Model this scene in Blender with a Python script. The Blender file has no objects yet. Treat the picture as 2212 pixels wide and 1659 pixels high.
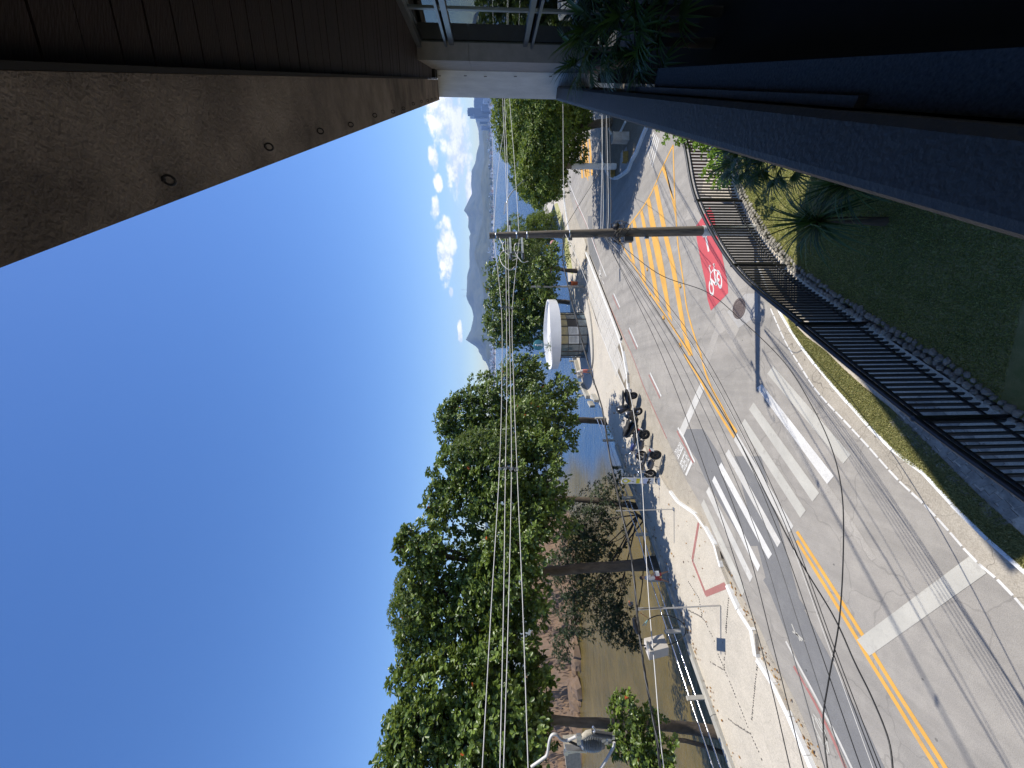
import bpy, math, random
import numpy as np
from mathutils import Vector, Matrix
from mathutils.geometry import tessellate_polygon
rnd = random.Random(7)
C = bpy.context.scene.collection
SC = bpy.context.scene
# ---------------------------------------------------------------- camera
F = 830.0; CX = 1106.0; CY = 829.5            # focal length and centre, in photo units (2212 x 1659)
PITCH = 0.046; ROLL = 0.0133; H = 10.0
fw = Vector((0, math.cos(PITCH), -math.sin(PITCH)))
r0 = Vector((1, 0, 0)); u0 = Vector((0, math.sin(PITCH), math.cos(PITCH)))
up = u0*math.cos(ROLL) + r0*math.sin(ROLL)
rt = r0*math.cos(ROLL) - u0*math.sin(ROLL)
CAM = Vector((0, 0, H))
cd = bpy.data.cameras.new("camera"); cam = bpy.data.objects.new("camera", cd); C.objects.link(cam)
ax, ay, az = -up, rt, -fw                     # the phone was held on its side: world up points to image left
cam.matrix_world = Matrix(((ax.x, ay.x, az.x, 0), (ax.y, ay.y, az.y, 0), (ax.z, ay.z, az.z, H), (0, 0, 0, 1)))
cd.sensor_width = 36; cd.lens = F/2212*36; cd.clip_start = 0.05; cd.clip_end = 30000
SC.camera = cam
# ---------------------------------------------------------------- world and sun
SUN_EL = math.radians(60.2); SUN_AZ = math.radians(91.0)
w = bpy.data.worlds.new("World"); SC.world = w; w.use_nodes = True
nt = w.node_tree; N = nt.nodes; L = nt.links; N.clear()
def nd(t, tree=None, **k):
    n = (tree or nt).nodes.new(t)
    for a, b in k.items(): setattr(n, a, b)
    return n
out = nd('ShaderNodeOutputWorld'); bg = nd('ShaderNodeBackground'); bg.inputs[1].default_value = 0.085
sky = nd('ShaderNodeTexSky', sky_type='NISHITA'); sky.sun_disc = False
sky.sun_elevation = SUN_EL; sky.sun_rotation = SUN_AZ; sky.altitude = 0; sky.air_density = 1.0; sky.dust_density = 0.35; sky.ozone_density = 2.5
def M(op, a, b=None, c=None, tree=None, clamp=False):
    t = tree or nt; n = t.nodes.new('ShaderNodeMath'); n.operation = op; n.use_clamp = clamp
    for i, v in enumerate((a, b, c)):
        if v is None: continue
        if isinstance(v, (int, float)): n.inputs[i].default_value = v
        else: t.links.new(v, n.inputs[i])
    return n.outputs[0]
tc = nd('ShaderNodeTexCoord'); sp = nd('ShaderNodeSeparateXYZ'); L.new(tc.outputs['Generated'], sp.inputs[0])
azn = M('MULTIPLY', M('ARCTAN2', sp.outputs[0], sp.outputs[1]), 57.2958)
eln = M('MULTIPLY', M('ARCSINE', sp.outputs[2]), 57.2958)
cb = nd('ShaderNodeCombineXYZ'); L.new(azn, cb.inputs[0]); L.new(M('MULTIPLY', eln, 1.5), cb.inputs[1])
no = nd('ShaderNodeTexNoise'); no.inputs['Scale'].default_value = 0.42; no.inputs['Detail'].default_value = 9; no.inputs['Roughness'].default_value = 0.62
L.new(cb.outputs[0], no.inputs['Vector'])
no2 = nd('ShaderNodeTexNoise'); no2.inputs['Scale'].default_value = 0.045; no2.inputs['Detail'].default_value = 3
cb2 = nd('ShaderNodeCombineXYZ'); L.new(azn, cb2.inputs[0]); L.new(M('MULTIPLY', eln, 3.0), cb2.inputs[1]); cb2.inputs[2].default_value = 5.3
L.new(cb2.outputs[0], no2.inputs['Vector'])
blobs = [(19.0, 6.5, 4.9, 1.35), (24.6, 7.5, 1.5, 0.75), (27.6, 7.0, 1.2, 0.6), (30.4, 7.3, 1.7, 0.8), (36.5, 5.6, 6.0, 2.3), (31.5, 4.4, 6.0, 1.7), (26.0, 3.0, 4, 0.6),
         (7.6, 4.9, 2.2, 0.4), (40, 7.5, 4, 1.6), (13.5, 6.0, 1.0, .4), (-38, 4, 7, 1.2), (-60, 6, 9, 2), (70, 7, 12, 3), (110, 6, 14, 3), (-110, 7, 14, 3), (160, 5, 16, 2.5), (-155, 7, 12, 3)]
field = None
for a, e, ra, re in blobs:
    t1 = M('POWER', M('ABSOLUTE', M('DIVIDE', M('SUBTRACT', azn, a), ra)), 2.0)
    t2 = M('POWER', M('ABSOLUTE', M('DIVIDE', M('SUBTRACT', eln, e), re)), 2.0)
    v = M('SUBTRACT', 1.0, M('ADD', t1, t2))
    field = v if field is None else M('SMOOTH_MAX', field, v, 0.35)
field = M('ADD', M('MAXIMUM', field, -1.6), M('MULTIPLY', M('SUBTRACT', no.outputs[0], 0.5), 3.6))
mr = nd('ShaderNodeMapRange', interpolation_type='SMOOTHSTEP'); L.new(field, mr.inputs[0]); mr.inputs[1].default_value = -0.1; mr.inputs[2].default_value = 0.75; mr.inputs[3].default_value = 0; mr.inputs[4].default_value = 0.94
ccol = nd('ShaderNodeMix', data_type='RGBA'); mr2 = nd('ShaderNodeMapRange', interpolation_type='SMOOTHSTEP'); L.new(no.outputs[0], mr2.inputs[0]); mr2.inputs[1].default_value = .40; mr2.inputs[2].default_value = .60
L.new(mr2.outputs[0], ccol.inputs[0]); ccol.inputs[6].default_value = (9.5, 10.2, 11.2, 1); ccol.inputs[7].default_value = (15.5, 15.0, 14.6, 1)
mx = nd('ShaderNodeMix', data_type='RGBA')
hs = nd('ShaderNodeHueSaturation'); hs.inputs['Saturation'].default_value = 1.26; hs.inputs['Value'].default_value = 1.68; hs.inputs['Hue'].default_value = .5105; L.new(sky.outputs[0], hs.inputs['Color'])
L.new(mr.outputs[0], mx.inputs[0]); L.new(hs.outputs[0], mx.inputs[6]); L.new(ccol.outputs[2], mx.inputs[7])
L.new(mx.outputs[2], bg.inputs[0]); L.new(bg.outputs[0], out.inputs[0])
sl = bpy.data.lights.new("sun", 'SUN'); sl.energy = 5.0; sl.angle = math.radians(0.53); sl.color = (1.0, 0.95, 0.87)
so = bpy.data.objects.new("sun", sl); C.objects.link(so); so.location = (60, 0, 100)
sd = Vector((math.sin(SUN_AZ)*math.cos(SUN_EL), math.cos(SUN_AZ)*math.cos(SUN_EL), math.sin(SUN_EL)))
so.rotation_euler = sd.to_track_quat('Z', 'Y').to_euler()
SC.view_settings.view_transform = 'Standard'; SC.view_settings.look = 'None'; SC.view_settings.gamma = 1; SC.view_settings.use_curve_mapping = False
SC.view_settings.exposure = 0.32
SC.render.engine = 'CYCLES'
SC.cycles.max_bounces = 8; SC.cycles.transparent_max_bounces = 12; SC.cycles.volume_bounces = 0
# ---------------------------------------------------------------- photo survey: rays from the camera onto real surfaces
def ray(x, y):
    return fw*F + rt*(CY-y) - up*(x-CX)
def G(x, y, z=0.0):
    d = ray(x, y); t = (z-H)/d.z; return CAM + d*t
def R(x, y, Y):
    d = ray(x, y); return CAM + d*(Y/d.y)
ZT = {'b1': (1500, 0, 1300/2157), 'b2': (1600, 800, 1200/2212), 'b3': (2100, 1400, 1000/2212), 'b4': (2100, 2050, 1200/2044), 'b5': (1300, 1700, 1200/1504),
      'b6': (2400, 400, 1200/1991), 'b7': (2600, 1200, 1432/1980), 'b8': (0, 0, 1800/2212), 'c3': (1600, 200, 600/2212), 'c4': (1700, 600, 600/2212), 'c5': (1750, 1050, 600/2212),
      'c7': (2400, 1500, 350/1262), 'c8': (2200, 1900, 500/1659), 'd1': (2400, 1530, 200/1659), 'd3': (2620, 1660, 140/968), 'd4': (2680, 820, 240/948), 'd5': (2280, 400, 400/1659),
      'd6': (2420, 1860, 200/2212), 'd7': (2150, 2650, 400/1774), 'd8': (1900, 850, 300/1659), 'e1': (2400, 2300, 500/2074), 'e2': (3150, 2000, 882/1429), 'e3': (2500, 2400, 800/2127),
      'e4': (2200, 850, 300/995), 'e5': (2200, 1480, 220/1659), 'e6': (1850, 350, 200/603), 'e7': (1600, 0, 600/2212), 'e8': (2700, 1150, 500/1659), '': (0, 0, 1.8228)}
def D(t, x, y):
    a = ZT[t]; return ((a[0]+x*a[2])/1.8228, (a[1]+y*a[2])/1.8228)
def GG(t, pts, z=0.0):
    return [G(*D(t, *p), z) for p in pts]
# ---------------------------------------------------------------- materials
MATS = {}
def mat(name, col, rough=.8, ns=3.0, na=.12, bs=0, bst=.2, metal=0, spec=.5, coat=0, col2=None, stretch=None, trans=0, detail=6, nr=None, rvar=0):
    if name in MATS: return MATS[name]
    m = bpy.data.materials.new(name); m.use_nodes = True; t = m.node_tree; b = t.nodes['Principled BSDF']
    b.inputs['Roughness'].default_value = rough; b.inputs['Metallic'].default_value = metal; b.inputs['Specular IOR Level'].default_value = spec; b.inputs['Coat Weight'].default_value = coat
    co = t.nodes.new('ShaderNodeTexCoord'); mp = t.nodes.new('ShaderNodeMapping'); t.links.new(co.outputs['Object'], mp.inputs[0])
    if stretch: mp.inputs['Scale'].default_value = stretch
    n = t.nodes.new('ShaderNodeTexNoise'); n.inputs['Scale'].default_value = ns; n.inputs['Detail'].default_value = detail; n.inputs['Roughness'].default_value = .65; t.links.new(mp.outputs[0], n.inputs['Vector'])
    r = t.nodes.new('ShaderNodeMapRange'); t.links.new(n.outputs[0], r.inputs[0]); lo, hi = nr or (.3, .7); r.inputs[1].default_value = lo; r.inputs[2].default_value = hi
    x = t.nodes.new('ShaderNodeMix'); x.data_type = 'RGBA'; t.links.new(r.outputs[0], x.inputs[0])
    c2 = col2 or tuple(min(1, c*(1+na)) for c in col); c1 = col if col2 else tuple(c*(1-na) for c in col)
    x.inputs[6].default_value = (*c1, 1); x.inputs[7].default_value = (*c2, 1); t.links.new(x.outputs[2], b.inputs['Base Color'])
    if rvar:
        q = t.nodes.new('ShaderNodeMapRange'); t.links.new(n.outputs[0], q.inputs[0]); q.inputs[3].default_value = rough-rvar; q.inputs[4].default_value = rough+rvar; t.links.new(q.outputs[0], b.inputs['Roughness'])
    if bs:
        n2 = t.nodes.new('ShaderNodeTexNoise'); n2.inputs['Scale'].default_value = bs; n2.inputs['Detail'].default_value = 5; t.links.new(mp.outputs[0], n2.inputs['Vector'])
        bp = t.nodes.new('ShaderNodeBump'); bp.inputs['Strength'].default_value = bst; bp.inputs['Distance'].default_value = .02; t.links.new(n2.outputs[0], bp.inputs['Height']); t.links.new(bp.outputs[0], b.inputs['Normal'])
    MATS[name] = m; return m
def mixn(t, fac, a, b):
    x = t.nodes.new('ShaderNodeMix'); x.data_type = 'RGBA'
    if isinstance(fac, float): x.inputs[0].default_value = fac
    else: t.links.new(fac, x.inputs[0])
    for i, v in ((6, a), (7, b)):
        if isinstance(v, tuple): x.inputs[i].default_value = (*v, 1)
        else: t.links.new(v, x.inputs[i])
    return x.outputs[2]
def noise(t, vec, s, d=5, r=.6, lo=.3, hi=.7):
    n = t.nodes.new('ShaderNodeTexNoise'); n.inputs['Scale'].default_value = s; n.inputs['Detail'].default_value = d; n.inputs['Roughness'].default_value = r; t.links.new(vec, n.inputs['Vector'])
    q = t.nodes.new('ShaderNodeMapRange'); t.links.new(n.outputs[0], q.inputs[0]); q.inputs[1].default_value = lo; q.inputs[2].default_value = hi
    return q.outputs[0]
def ground_mat(name, base, dark, light, grain=60, cracks=.35, track=None, rough=.85, crack_s=.35):
    m = bpy.data.materials.new(name); m.use_nodes = True; t = m.node_tree; b = t.nodes['Principled BSDF']; b.inputs['Roughness'].default_value = rough; b.inputs['Specular IOR Level'].default_value = .35
    co = t.nodes.new('ShaderNodeTexCoord'); v = co.outputs['Object']
    c = mixn(t, noise(t, v, .35, 4), dark, base)
    c = mixn(t, M('MULTIPLY', noise(t, v, 1.7, 6, .7, .45, .75), .6, tree=t), c, light)
    c = mixn(t, M('MULTIPLY', noise(t, v, grain, 3, .7, .35, .8), .45, tree=t), c, tuple(min(1, k*1.7) for k in light))
    c = mixn(t, M('MULTIPLY', noise(t, v, grain*.6, 2, .7, .55, .8), .5, tree=t), c, tuple(k*.55 for k in dark))
    # small oil and gum spots
    vo = t.nodes.new('ShaderNodeTexVoronoi'); vo.inputs['Scale'].default_value = 1.3; vo.inputs['Randomness'].default_value = 1; t.links.new(v, vo.inputs['Vector'])
    sp_ = M('MULTIPLY', M('LESS_THAN', vo.outputs['Distance'], .045, tree=t), .6, tree=t); c = mixn(t, sp_, c, tuple(k*.3 for k in dark))
    if track:   # worn wheel tracks along the lane, direction given
        mp = t.nodes.new('ShaderNodeMapping'); mp.inputs['Rotation'].default_value = (0, 0, track); mp.inputs['Scale'].default_value = (1.1, .06, 1); t.links.new(v, mp.inputs[0])
        c = mixn(t, M('MULTIPLY', noise(t, mp.outputs[0], 1.2, 4, .6, .42, .72), .45, tree=t), c, tuple(k*.7 for k in dark))
    if cracks:
        w_ = t.nodes.new('ShaderNodeTexNoise'); w_.inputs['Scale'].default_value = 1.5; t.links.new(v, w_.inputs['Vector'])
        ad = t.nodes.new('ShaderNodeMix'); ad.data_type = 'RGBA'; ad.blend_type = 'ADD'; ad.inputs[0].default_value = .7; t.links.new(v, ad.inputs[6]); t.links.new(w_.outputs[1], ad.inputs[7])
        ve = t.nodes.new('ShaderNodeTexVoronoi'); ve.feature = 'DISTANCE_TO_EDGE'; ve.inputs['Scale'].default_value = crack_s; t.links.new(ad.outputs[2], ve.inputs['Vector'])
        cr = M('MULTIPLY', M('LESS_THAN', ve.outputs['Distance'], .006, tree=t), cracks, tree=t); c = mixn(t, cr, c, tuple(k*.35 for k in dark))
    t.links.new(c, b.inputs['Base Color'])
    n2 = t.nodes.new('ShaderNodeTexNoise'); n2.inputs['Scale'].default_value = 90; n2.inputs['Detail'].default_value = 3; t.links.new(v, n2.inputs['Vector'])
    bp = t.nodes.new('ShaderNodeBump'); bp.inputs['Strength'].default_value = .5; bp.inputs['Distance'].default_value = .006; t.links.new(n2.outputs[0], bp.inputs['Height']); t.links.new(bp.outputs[0], b.inputs['Normal'])
    MATS[name] = m; return m
def paint_mat(name, col, wear=.5, under=(.2, .19, .18), s=9):
    m = bpy.data.materials.new(name); m.use_nodes = True; t = m.node_tree; b = t.nodes['Principled BSDF']; b.inputs['Roughness'].default_value = .7
    v = t.nodes.new('ShaderNodeTexCoord').outputs['Object']
    c = mixn(t, noise(t, v, 1.1, 5), tuple(k*.8 for k in col), col)
    c = mixn(t, M('MULTIPLY', noise(t, v, 55, 4, .8, .50, .72), wear, tree=t), c, under)
    c = mixn(t, M('MULTIPLY', noise(t, v, s*.3, 6, .75, .56, .66), wear*.8, tree=t), c, under)
    t.links.new(c, b.inputs['Base Color']); MATS[name] = m; return m
def leaf_mat(name, c1, c2, c3, rough=.42, tr=.32):
    m = bpy.data.materials.new(name); m.use_nodes = True; t = m.node_tree; b = t.nodes['Principled BSDF']; b.inputs['Roughness'].default_value = rough; b.inputs['Specular IOR Level'].default_value = .5
    a = t.nodes.new('ShaderNodeAttribute'); a.attribute_name = 'rnd'
    q = t.nodes.new('ShaderNodeMapRange'); t.links.new(a.outputs['Fac'], q.inputs[0]); q.inputs[1].default_value = .0; q.inputs[2].default_value = .85
    c = mixn(t, q.outputs[0], c1, c2)
    q2 = t.nodes.new('ShaderNodeMapRange'); t.links.new(a.outputs['Fac'], q2.inputs[0]); q2.inputs[1].default_value = .965; q2.inputs[2].default_value = .975
    c = mixn(t, q2.outputs[0], c, c3)
    t.links.new(c, b.inputs['Base Color'])
    tl = t.nodes.new('ShaderNodeBsdfTranslucent'); hs_ = t.nodes.new('ShaderNodeHueSaturation'); hs_.inputs['Value'].default_value = 1.8; hs_.inputs['Hue'].default_value = .485; t.links.new(c, hs_.inputs['Color']); t.links.new(hs_.outputs[0], tl.inputs[0])
    ms = t.nodes.new('ShaderNodeMixShader'); ms.inputs[0].default_value = tr; t.links.new(b.outputs[0], ms.inputs[1]); t.links.new(tl.outputs[0], ms.inputs[2])
    t.links.new(ms.outputs[0], t.nodes['Material Output'].inputs[0]); MATS[name] = m; return m
ground_mat('asphalt', (.272, .25, .22), (.20, .187, .167), (.36, .333, .288), track=-.62, cracks=.22)
ground_mat('asphalt_far', (.295, .272, .24), (.215, .202, .182), (.385, .355, .305), cracks=.2)
ground_mat('asphalt_new', (.15, .148, .146), (.12, .119, .118), (.20, .197, .19), cracks=0)
ground_mat('asphalt_patch', (.33, .312, .28), (.23, .225, .215), (.37, .355, .33), cracks=.2)
ground_mat('gutter', (.31, .272, .215), (.21, .187, .15), (.41, .37, .30), grain=35, cracks=.5, crack_s=.9)
ground_mat('pavement', (.43, .385, .31), (.33, .30, .25), (.51, .46, .38), grain=30, cracks=.12, crack_s=.5)
ground_mat('slab', (.42, .395, .345), (.33, .31, .275), (.50, .47, .41), grain=30, cracks=.1, crack_s=.8)
ground_mat('path', (.44, .38, .29), (.34, .30, .24), (.5, .45, .36), grain=20, cracks=.6, crack_s=6)
ground_mat('soil', (.16, .13, .09), (.1, .08, .055), (.22, .19, .14), grain=20, cracks=0)
paint_mat('paint_white', (.68, .665, .62), .62, (.28, .26, .23))
paint_mat('paint_old', (.48, .46, .40), .6, (.27, .25, .22))
paint_mat('paint_mid', (.56, .54, .49), .6, (.27, .25, .22))
paint_mat('paint_yellow', (.68, .36, .06), .35)
paint_mat('paint_red', (.52, .075, .085), .25, (.3, .12, .11))
paint_mat('paint_brick', (.36, .14, .12), .75, (.32, .28, .25))
paint_mat('kerb_white', (.80, .80, .77), .55, (.42, .38, .32), 14)
mat('concrete', (.34, .32, .28), .85, 2.5, .25, 40, .3)
mat('concrete_wall', (.36, .345, .30), .85, 2.0, .2, 40, .3)
mat('stone', (.26, .24, .2), .9, 5, .4, 12, .8)
mat('dark_stone', (.05, .048, .045), .8, 9, .4)
mat('black_metal', (.012, .013, .016), .38, 6, .3, spec=.5)
mat('galv', (.52, .53, .54), .32, 6, .1, metal=.85)
mat('rail_steel', (.62, .63, .66), .22, 4, .08, metal=.9)
mat('wood_pole', (.20, .165, .125), .9, 3, .45, 30, .6, stretch=(6, 6, .5))
mat('white_paint', (.78, .78, .77), .5, 3, .06)
mat('cable_light', (.62, .60, .56), .5, 5, .1)
mat('cable_black', (.012, .012, .013), .5, 5, .1)
mat('cable_grey', (.10, .10, .10), .5, 5, .1)
mat('bark', (.105, .082, .06), .95, 4, .45, 14, 1.0, stretch=(1, 1, .35))
mat('bark_dark', (.05, .04, .032), .95, 4, .4, 14, 1.0, stretch=(1, 1, .35))
mat('rock', (.12, .085, .06), .92, .35, .5, 2.5, 1.0, col2=(.17, .105, .055), detail=12)
mat('grassy', (.26, .27, .09), .95, 1.2, .3, 60, .6, col2=(.42, .38, .18))
mat('lawn_soil', (.13, .15, .04), .95, 2.2, .3, 80, .8, col2=(.30, .27, .11))
leaf_mat('leaf_almond', (.014, .038, .006), (.16, .225, .038), (.42, .09, .02), .38, .24)
leaf_mat('leaf_creeper', (.035, .07, .010), (.13, .17, .035), (.2, .2, .05), .5)
leaf_mat('leaf_far', (.028, .065, .008), (.19, .26, .03), (.2, .2, .04), .5, .24)
leaf_mat('leaf_fine', (.014, .028, .010), (.045, .07, .022), (.1, .1, .03), .5)
leaf_mat('leaf_palm', (.020, .050, .008), (.075, .13, .022), (.17, .17, .05), .4, .15)
leaf_mat('leaf_bright', (.08, .17, .012), (.19, .30, .03), (.3, .32, .05), .35)
leaf_mat('blade_dry', (.16, .18, .05), (.42, .40, .17), (.5, .45, .22), .6, .25)
leaf_mat('blade', (.16, .20, .04), (.42, .42, .14), (.45, .40, .2), .6, .25)
# ---------------------------------------------------------------- mesh builder
ORG = {}
def tag(o, label=None, cat=None, group=None, kind=None):
    if label: o['label'] = label
    if cat: o['category'] = cat
    if group: o['group'] = group
    if kind: o['kind'] = kind
    return o
def thing(name, loc, label, cat, group=None):
    o = bpy.data.objects.new(name, None); C.objects.link(o); o.location = loc; o.empty_display_size = .2
    ORG[o.name] = Vector(loc); return tag(o, label, cat, group)
class MB:
    def __init__(s): s.v = []; s.f = []; s.sm = []
    def add(s, vs, fs, smooth=False):
        n = len(s.v); s.v += [tuple(v) for v in vs]; s.f += [tuple(i+n for i in f) for f in fs]; s.sm += [smooth]*len(fs); return s
    def box(s, c, size, m=None, taper=1.0):
        x, y, z = [k/2 for k in size]; vs = []
        for dz in (-1, 1):
            k = 1 if dz < 0 else taper
            for dx, dy in ((-1, -1), (1, -1), (1, 1), (-1, 1)):
                p = Vector((dx*x*k, dy*y*k, dz*z)); p = (m @ p) if m else p; vs.append(p+Vector(c))
        return s.add(vs, [(3, 2, 1, 0), (4, 5, 6, 7), (0, 1, 5, 4), (1, 2, 6, 5), (2, 3, 7, 6), (3, 0, 4, 7)])
    def bbox(s, a, b, wdt, hgt, upv=Vector((0, 0, 1))):       # bar from a to b with rectangular section
        a = Vector(a); b = Vector(b); d = (b-a).normalized(); sd_ = d.cross(upv)
        if sd_.length < 1e-4: sd_ = Vector((1, 0, 0))
        sd_.normalize(); u = sd_.cross(d); vs = []
        for p in (a, b):
            for i, j in ((-1, -1), (1, -1), (1, 1), (-1, 1)): vs.append(p+sd_*i*wdt/2+u*j*hgt/2)
        return s.add(vs, [(0, 1, 2, 3), (7, 6, 5, 4), (0, 4, 5, 1), (1, 5, 6, 2), (2, 6, 7, 3), (3, 7, 4, 0)])
    def tube(s, pts, r, n=8, cap=True, closed=False):
        pts = [Vector(p) for p in pts]; k = len(pts); rr = r if isinstance(r, (list, tuple)) else [r]*k; vs = []
        ref = None
        for i, p in enumerate(pts):
            a = pts[(i-1) % k] if (i or closed) else p; b = pts[(i+1) % k] if (i < k-1 or closed) else p; d = (b-a).normalized()
            if ref is None: ref = Vector((0, 0, 1)) if abs(d.z) < .9 else Vector((1, 0, 0))
            x = d.cross(ref)
            if x.length < 1e-5: x = d.cross(Vector((0, 1, .3)))
            x.normalize(); y = d.cross(x); ref = x.cross(d) if closed is False else ref
            for j in range(n):
                t = 2*math.pi*j/n; vs.append(p+(x*math.cos(t)+y*math.sin(t))*rr[i])
        fs = []; m = k if closed else k-1
        for i in range(m):
            for j in range(n): fs.append((i*n+j, i*n+(j+1) % n, ((i+1) % k)*n+(j+1) % n, ((i+1) % k)*n+j))
        s.add(vs, fs, True)
        if cap and not closed: s.add(vs[:n], [tuple(range(n))]); s.add(vs[-n:], [tuple(range(n-1, -1, -1))])
        return s
    def lathe(s, prof, c=(0, 0, 0), n=16, m=None, smooth=True):
        vs = []
        for r, z in prof:
            for j in range(n):
                t = 2*math.pi*j/n; p = Vector((r*math.cos(t), r*math.sin(t), z)); p = (m @ p) if m else p; vs.append(p+Vector(c))
        fs = [(i*n+j, i*n+(j+1) % n, (i+1)*n+(j+1) % n, (i+1)*n+j) for i in range(len(prof)-1) for j in range(n)]
        fs += [tuple(range(n-1, -1, -1)), tuple((len(prof)-1)*n+j for j in range(n))]
        return s.add(vs, fs, smooth)
    def sheet(s, pts):                                         # flat polygon, points in order
        pts = [Vector(p) for p in pts]; return s.add(pts, [tuple(t) if (pts[t[1]]-pts[t[0]]).cross(pts[t[2]]-pts[t[0]]).z > 0 else tuple(reversed(t)) for t in tessellate_polygon([pts])])
    def prism(s, pts, z0, z1):
        a = [Vector((p[0], p[1], z0)) for p in pts]; b = [Vector((p[0], p[1], z1)) for p in pts]; n = len(a); ar = sum(a[i].x*a[(i+1) % n].y-a[(i+1) % n].x*a[i].y for i in range(n))
        if ar < 0: a.reverse(); b.reverse()
        tt = [t if (b[t[1]]-b[t[0]]).cross(b[t[2]]-b[t[0]]).z > 0 else t[::-1] for t in tessellate_polygon([b])]
        s.add(b, [tuple(t) for t in tt]); s.add(a, [tuple(t)[::-1] for t in tt])
        return s.add(a+b, [(i, (i+1) % n, n+(i+1) % n, n+i) for i in range(n)])
    def strip(s, l1, l2):                                      # ribbon between two polylines
        n = len(l1); return s.add(list(l1)+list(l2), [(i, n+i, n+i+1, i+1) for i in range(n-1)])
    def build(s, name, m, parent=None, smooth=None, xf=None):
        me = bpy.data.meshes.new(name); o = bpy.data.objects.new(name, me); org = ORG.get(parent.name, Vector()) if parent else Vector()
        vs = [Vector(v) for v in s.v]
        if xf is not None: vs = [xf @ v for v in vs]
        me.from_pydata([v-org for v in vs], [], s.f)
        me.polygons.foreach_set('use_smooth', [(smooth if smooth is not None else k) for k in s.sm]); me.update()
        me.materials.append(MATS[m] if isinstance(m, str) else m); C.objects.link(o)
        if parent: o.parent = parent; ORG[o.name] = org
        return o
def ribbon(pts, wdt, z=None):
    pts = [Vector(p) for p in pts]; a = []; b = []
    for i, p in enumerate(pts):
        d = (pts[min(i+1, len(pts)-1)]-pts[max(i-1, 0)]); d.z = 0; d.normalize(); n = Vector((-d.y, d.x, 0))
        q = p.copy()
        if z is not None: q.z = z
        a.append(q+n*wdt/2); b.append(q-n*wdt/2)
    return a, b
def smooth_line(pts, k=6):
    pts = [Vector(p) for p in pts]; o = []
    for i in range(len(pts)-1):
        p0 = pts[max(i-1, 0)]; p1 = pts[i]; p2 = pts[i+1]; p3 = pts[min(i+2, len(pts)-1)]
        for j in range(k):
            t = j/k; o.append(.5*((2*p1)+(p2-p0)*t+(2*p0-5*p1+4*p2-p3)*t*t+(3*p1-p0-3*p2+p3)*t**3))
    return o+[pts[-1]]
def walk(pts, step):
    pts = [Vector(p) for p in pts]; o = [pts[0]]; acc = 0
    for i in range(len(pts)-1):
        a, b = pts[i], pts[i+1]; l = (b-a).length; t = step-acc
        while t <= l: o.append(a+(b-a)*(t/l)); t += step
        acc = (l-(t-step)) if l > 0 else acc
    return o
def copy_tree(o, parent=None):
    c = o.copy(); C.objects.link(c)
    if parent: c.parent = parent
    for ch in [k for k in KIDS.get(o.name, [])]: copy_tree(ch, c)
    return c
KIDS = {}
def index_kids(root):
    KIDS[root.name] = [o for o in C.objects if o.parent == root]
    for k in KIDS[root.name]: index_kids(k)
def inside(p, poly):
    x, y = p[0], p[1]; c = False; n = len(poly)
    for i in range(n):
        a = poly[i]; b = poly[(i+1) % n]
        if (a[1] > y) != (b[1] > y) and x < (b[0]-a[0])*(y-a[1])/(b[1]-a[1])+a[0]: c = not c
    return c
# ================================================================ THE SETTING
def struct(name, mb, m, z=None):
    o = mb.build(name, m); o['kind'] = 'structure'; return o
# ---- sea
m = bpy.data.materials.new('sea'); m.use_nodes = True; t = m.node_tree; b = t.nodes['Principled BSDF']
co = t.nodes.new('ShaderNodeTexCoord'); v = co.outputs['Object']; s_ = t.nodes.new('ShaderNodeSeparateXYZ'); t.links.new(v, s_.inputs[0])
# shallow, silty cove on the left (towards -x and near) turning to open blue bay
dcv = M('ADD', M('MULTIPLY', s_.outputs[1], .235, tree=t), M('MULTIPLY', s_.outputs[0], 1.0, tree=t), tree=t)
dcv = M('ADD', dcv, M('MULTIPLY', M('SUBTRACT', noise(t, v, .05, 4), .5, tree=t), 5, tree=t), tree=t)
q = t.nodes.new('ShaderNodeMapRange'); q.interpolation_type = 'SMOOTHSTEP'; t.links.new(dcv, q.inputs[0]); q.inputs[1].default_value = -2.5; q.inputs[2].default_value = 3.5
sh = mixn(t, noise(t, v, .10, 5, .7), (.085, .062, .016), (.15, .11, .036))
sh = mixn(t, M('MULTIPLY', noise(t, v, .35, 5, .7, .45, .7), .5, tree=t), sh, (.045, .045, .02))
c = mixn(t, q.outputs[0], sh, mixn(t, noise(t, v, .03, 5), (.030, .075, .165), (.045, .10, .20)))
t.links.new(c, b.inputs['Base Color']); b.inputs['IOR'].default_value = 1.33; b.inputs['Roughness'].default_value = .10; b.inputs['Specular IOR Level'].default_value = .5
mp = t.nodes.new('ShaderNodeMapping'); mp.inputs['Scale'].default_value = (.45, 1.2, 1); mp.inputs['Rotation'].default_value = (0, 0, .12); t.links.new(v, mp.inputs[0])
n1 = t.nodes.new('ShaderNodeTexNoise'); n1.inputs['Scale'].default_value = .9; n1.inputs['Detail'].default_value = 6; n1.inputs['Roughness'].default_value = .62; t.links.new(mp.outputs[0], n1.inputs['Vector'])
n2 = t.nodes.new('ShaderNodeTexNoise'); n2.inputs['Scale'].default_value = .12; n2.inputs['Detail'].default_value = 3; t.links.new(mp.outputs[0], n2.inputs['Vector'])
hh = M('ADD', n1.outputs[0], M('MULTIPLY', n2.outputs[0], 2.0, tree=t), tree=t)
bp = t.nodes.new('ShaderNodeBump'); bp.inputs['Distance'].default_value = .55; t.links.new(hh, bp.inputs['Height']); t.links.new(bp.outputs[0], b.inputs['Normal'])
st = t.nodes.new('ShaderNodeMapRange'); t.links.new(q.outputs[0], st.inputs[0]); st.inputs[3].default_value = .42; st.inputs[4].default_value = .9; t.links.new(st.outputs[0], bp.inputs['Strength'])
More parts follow.
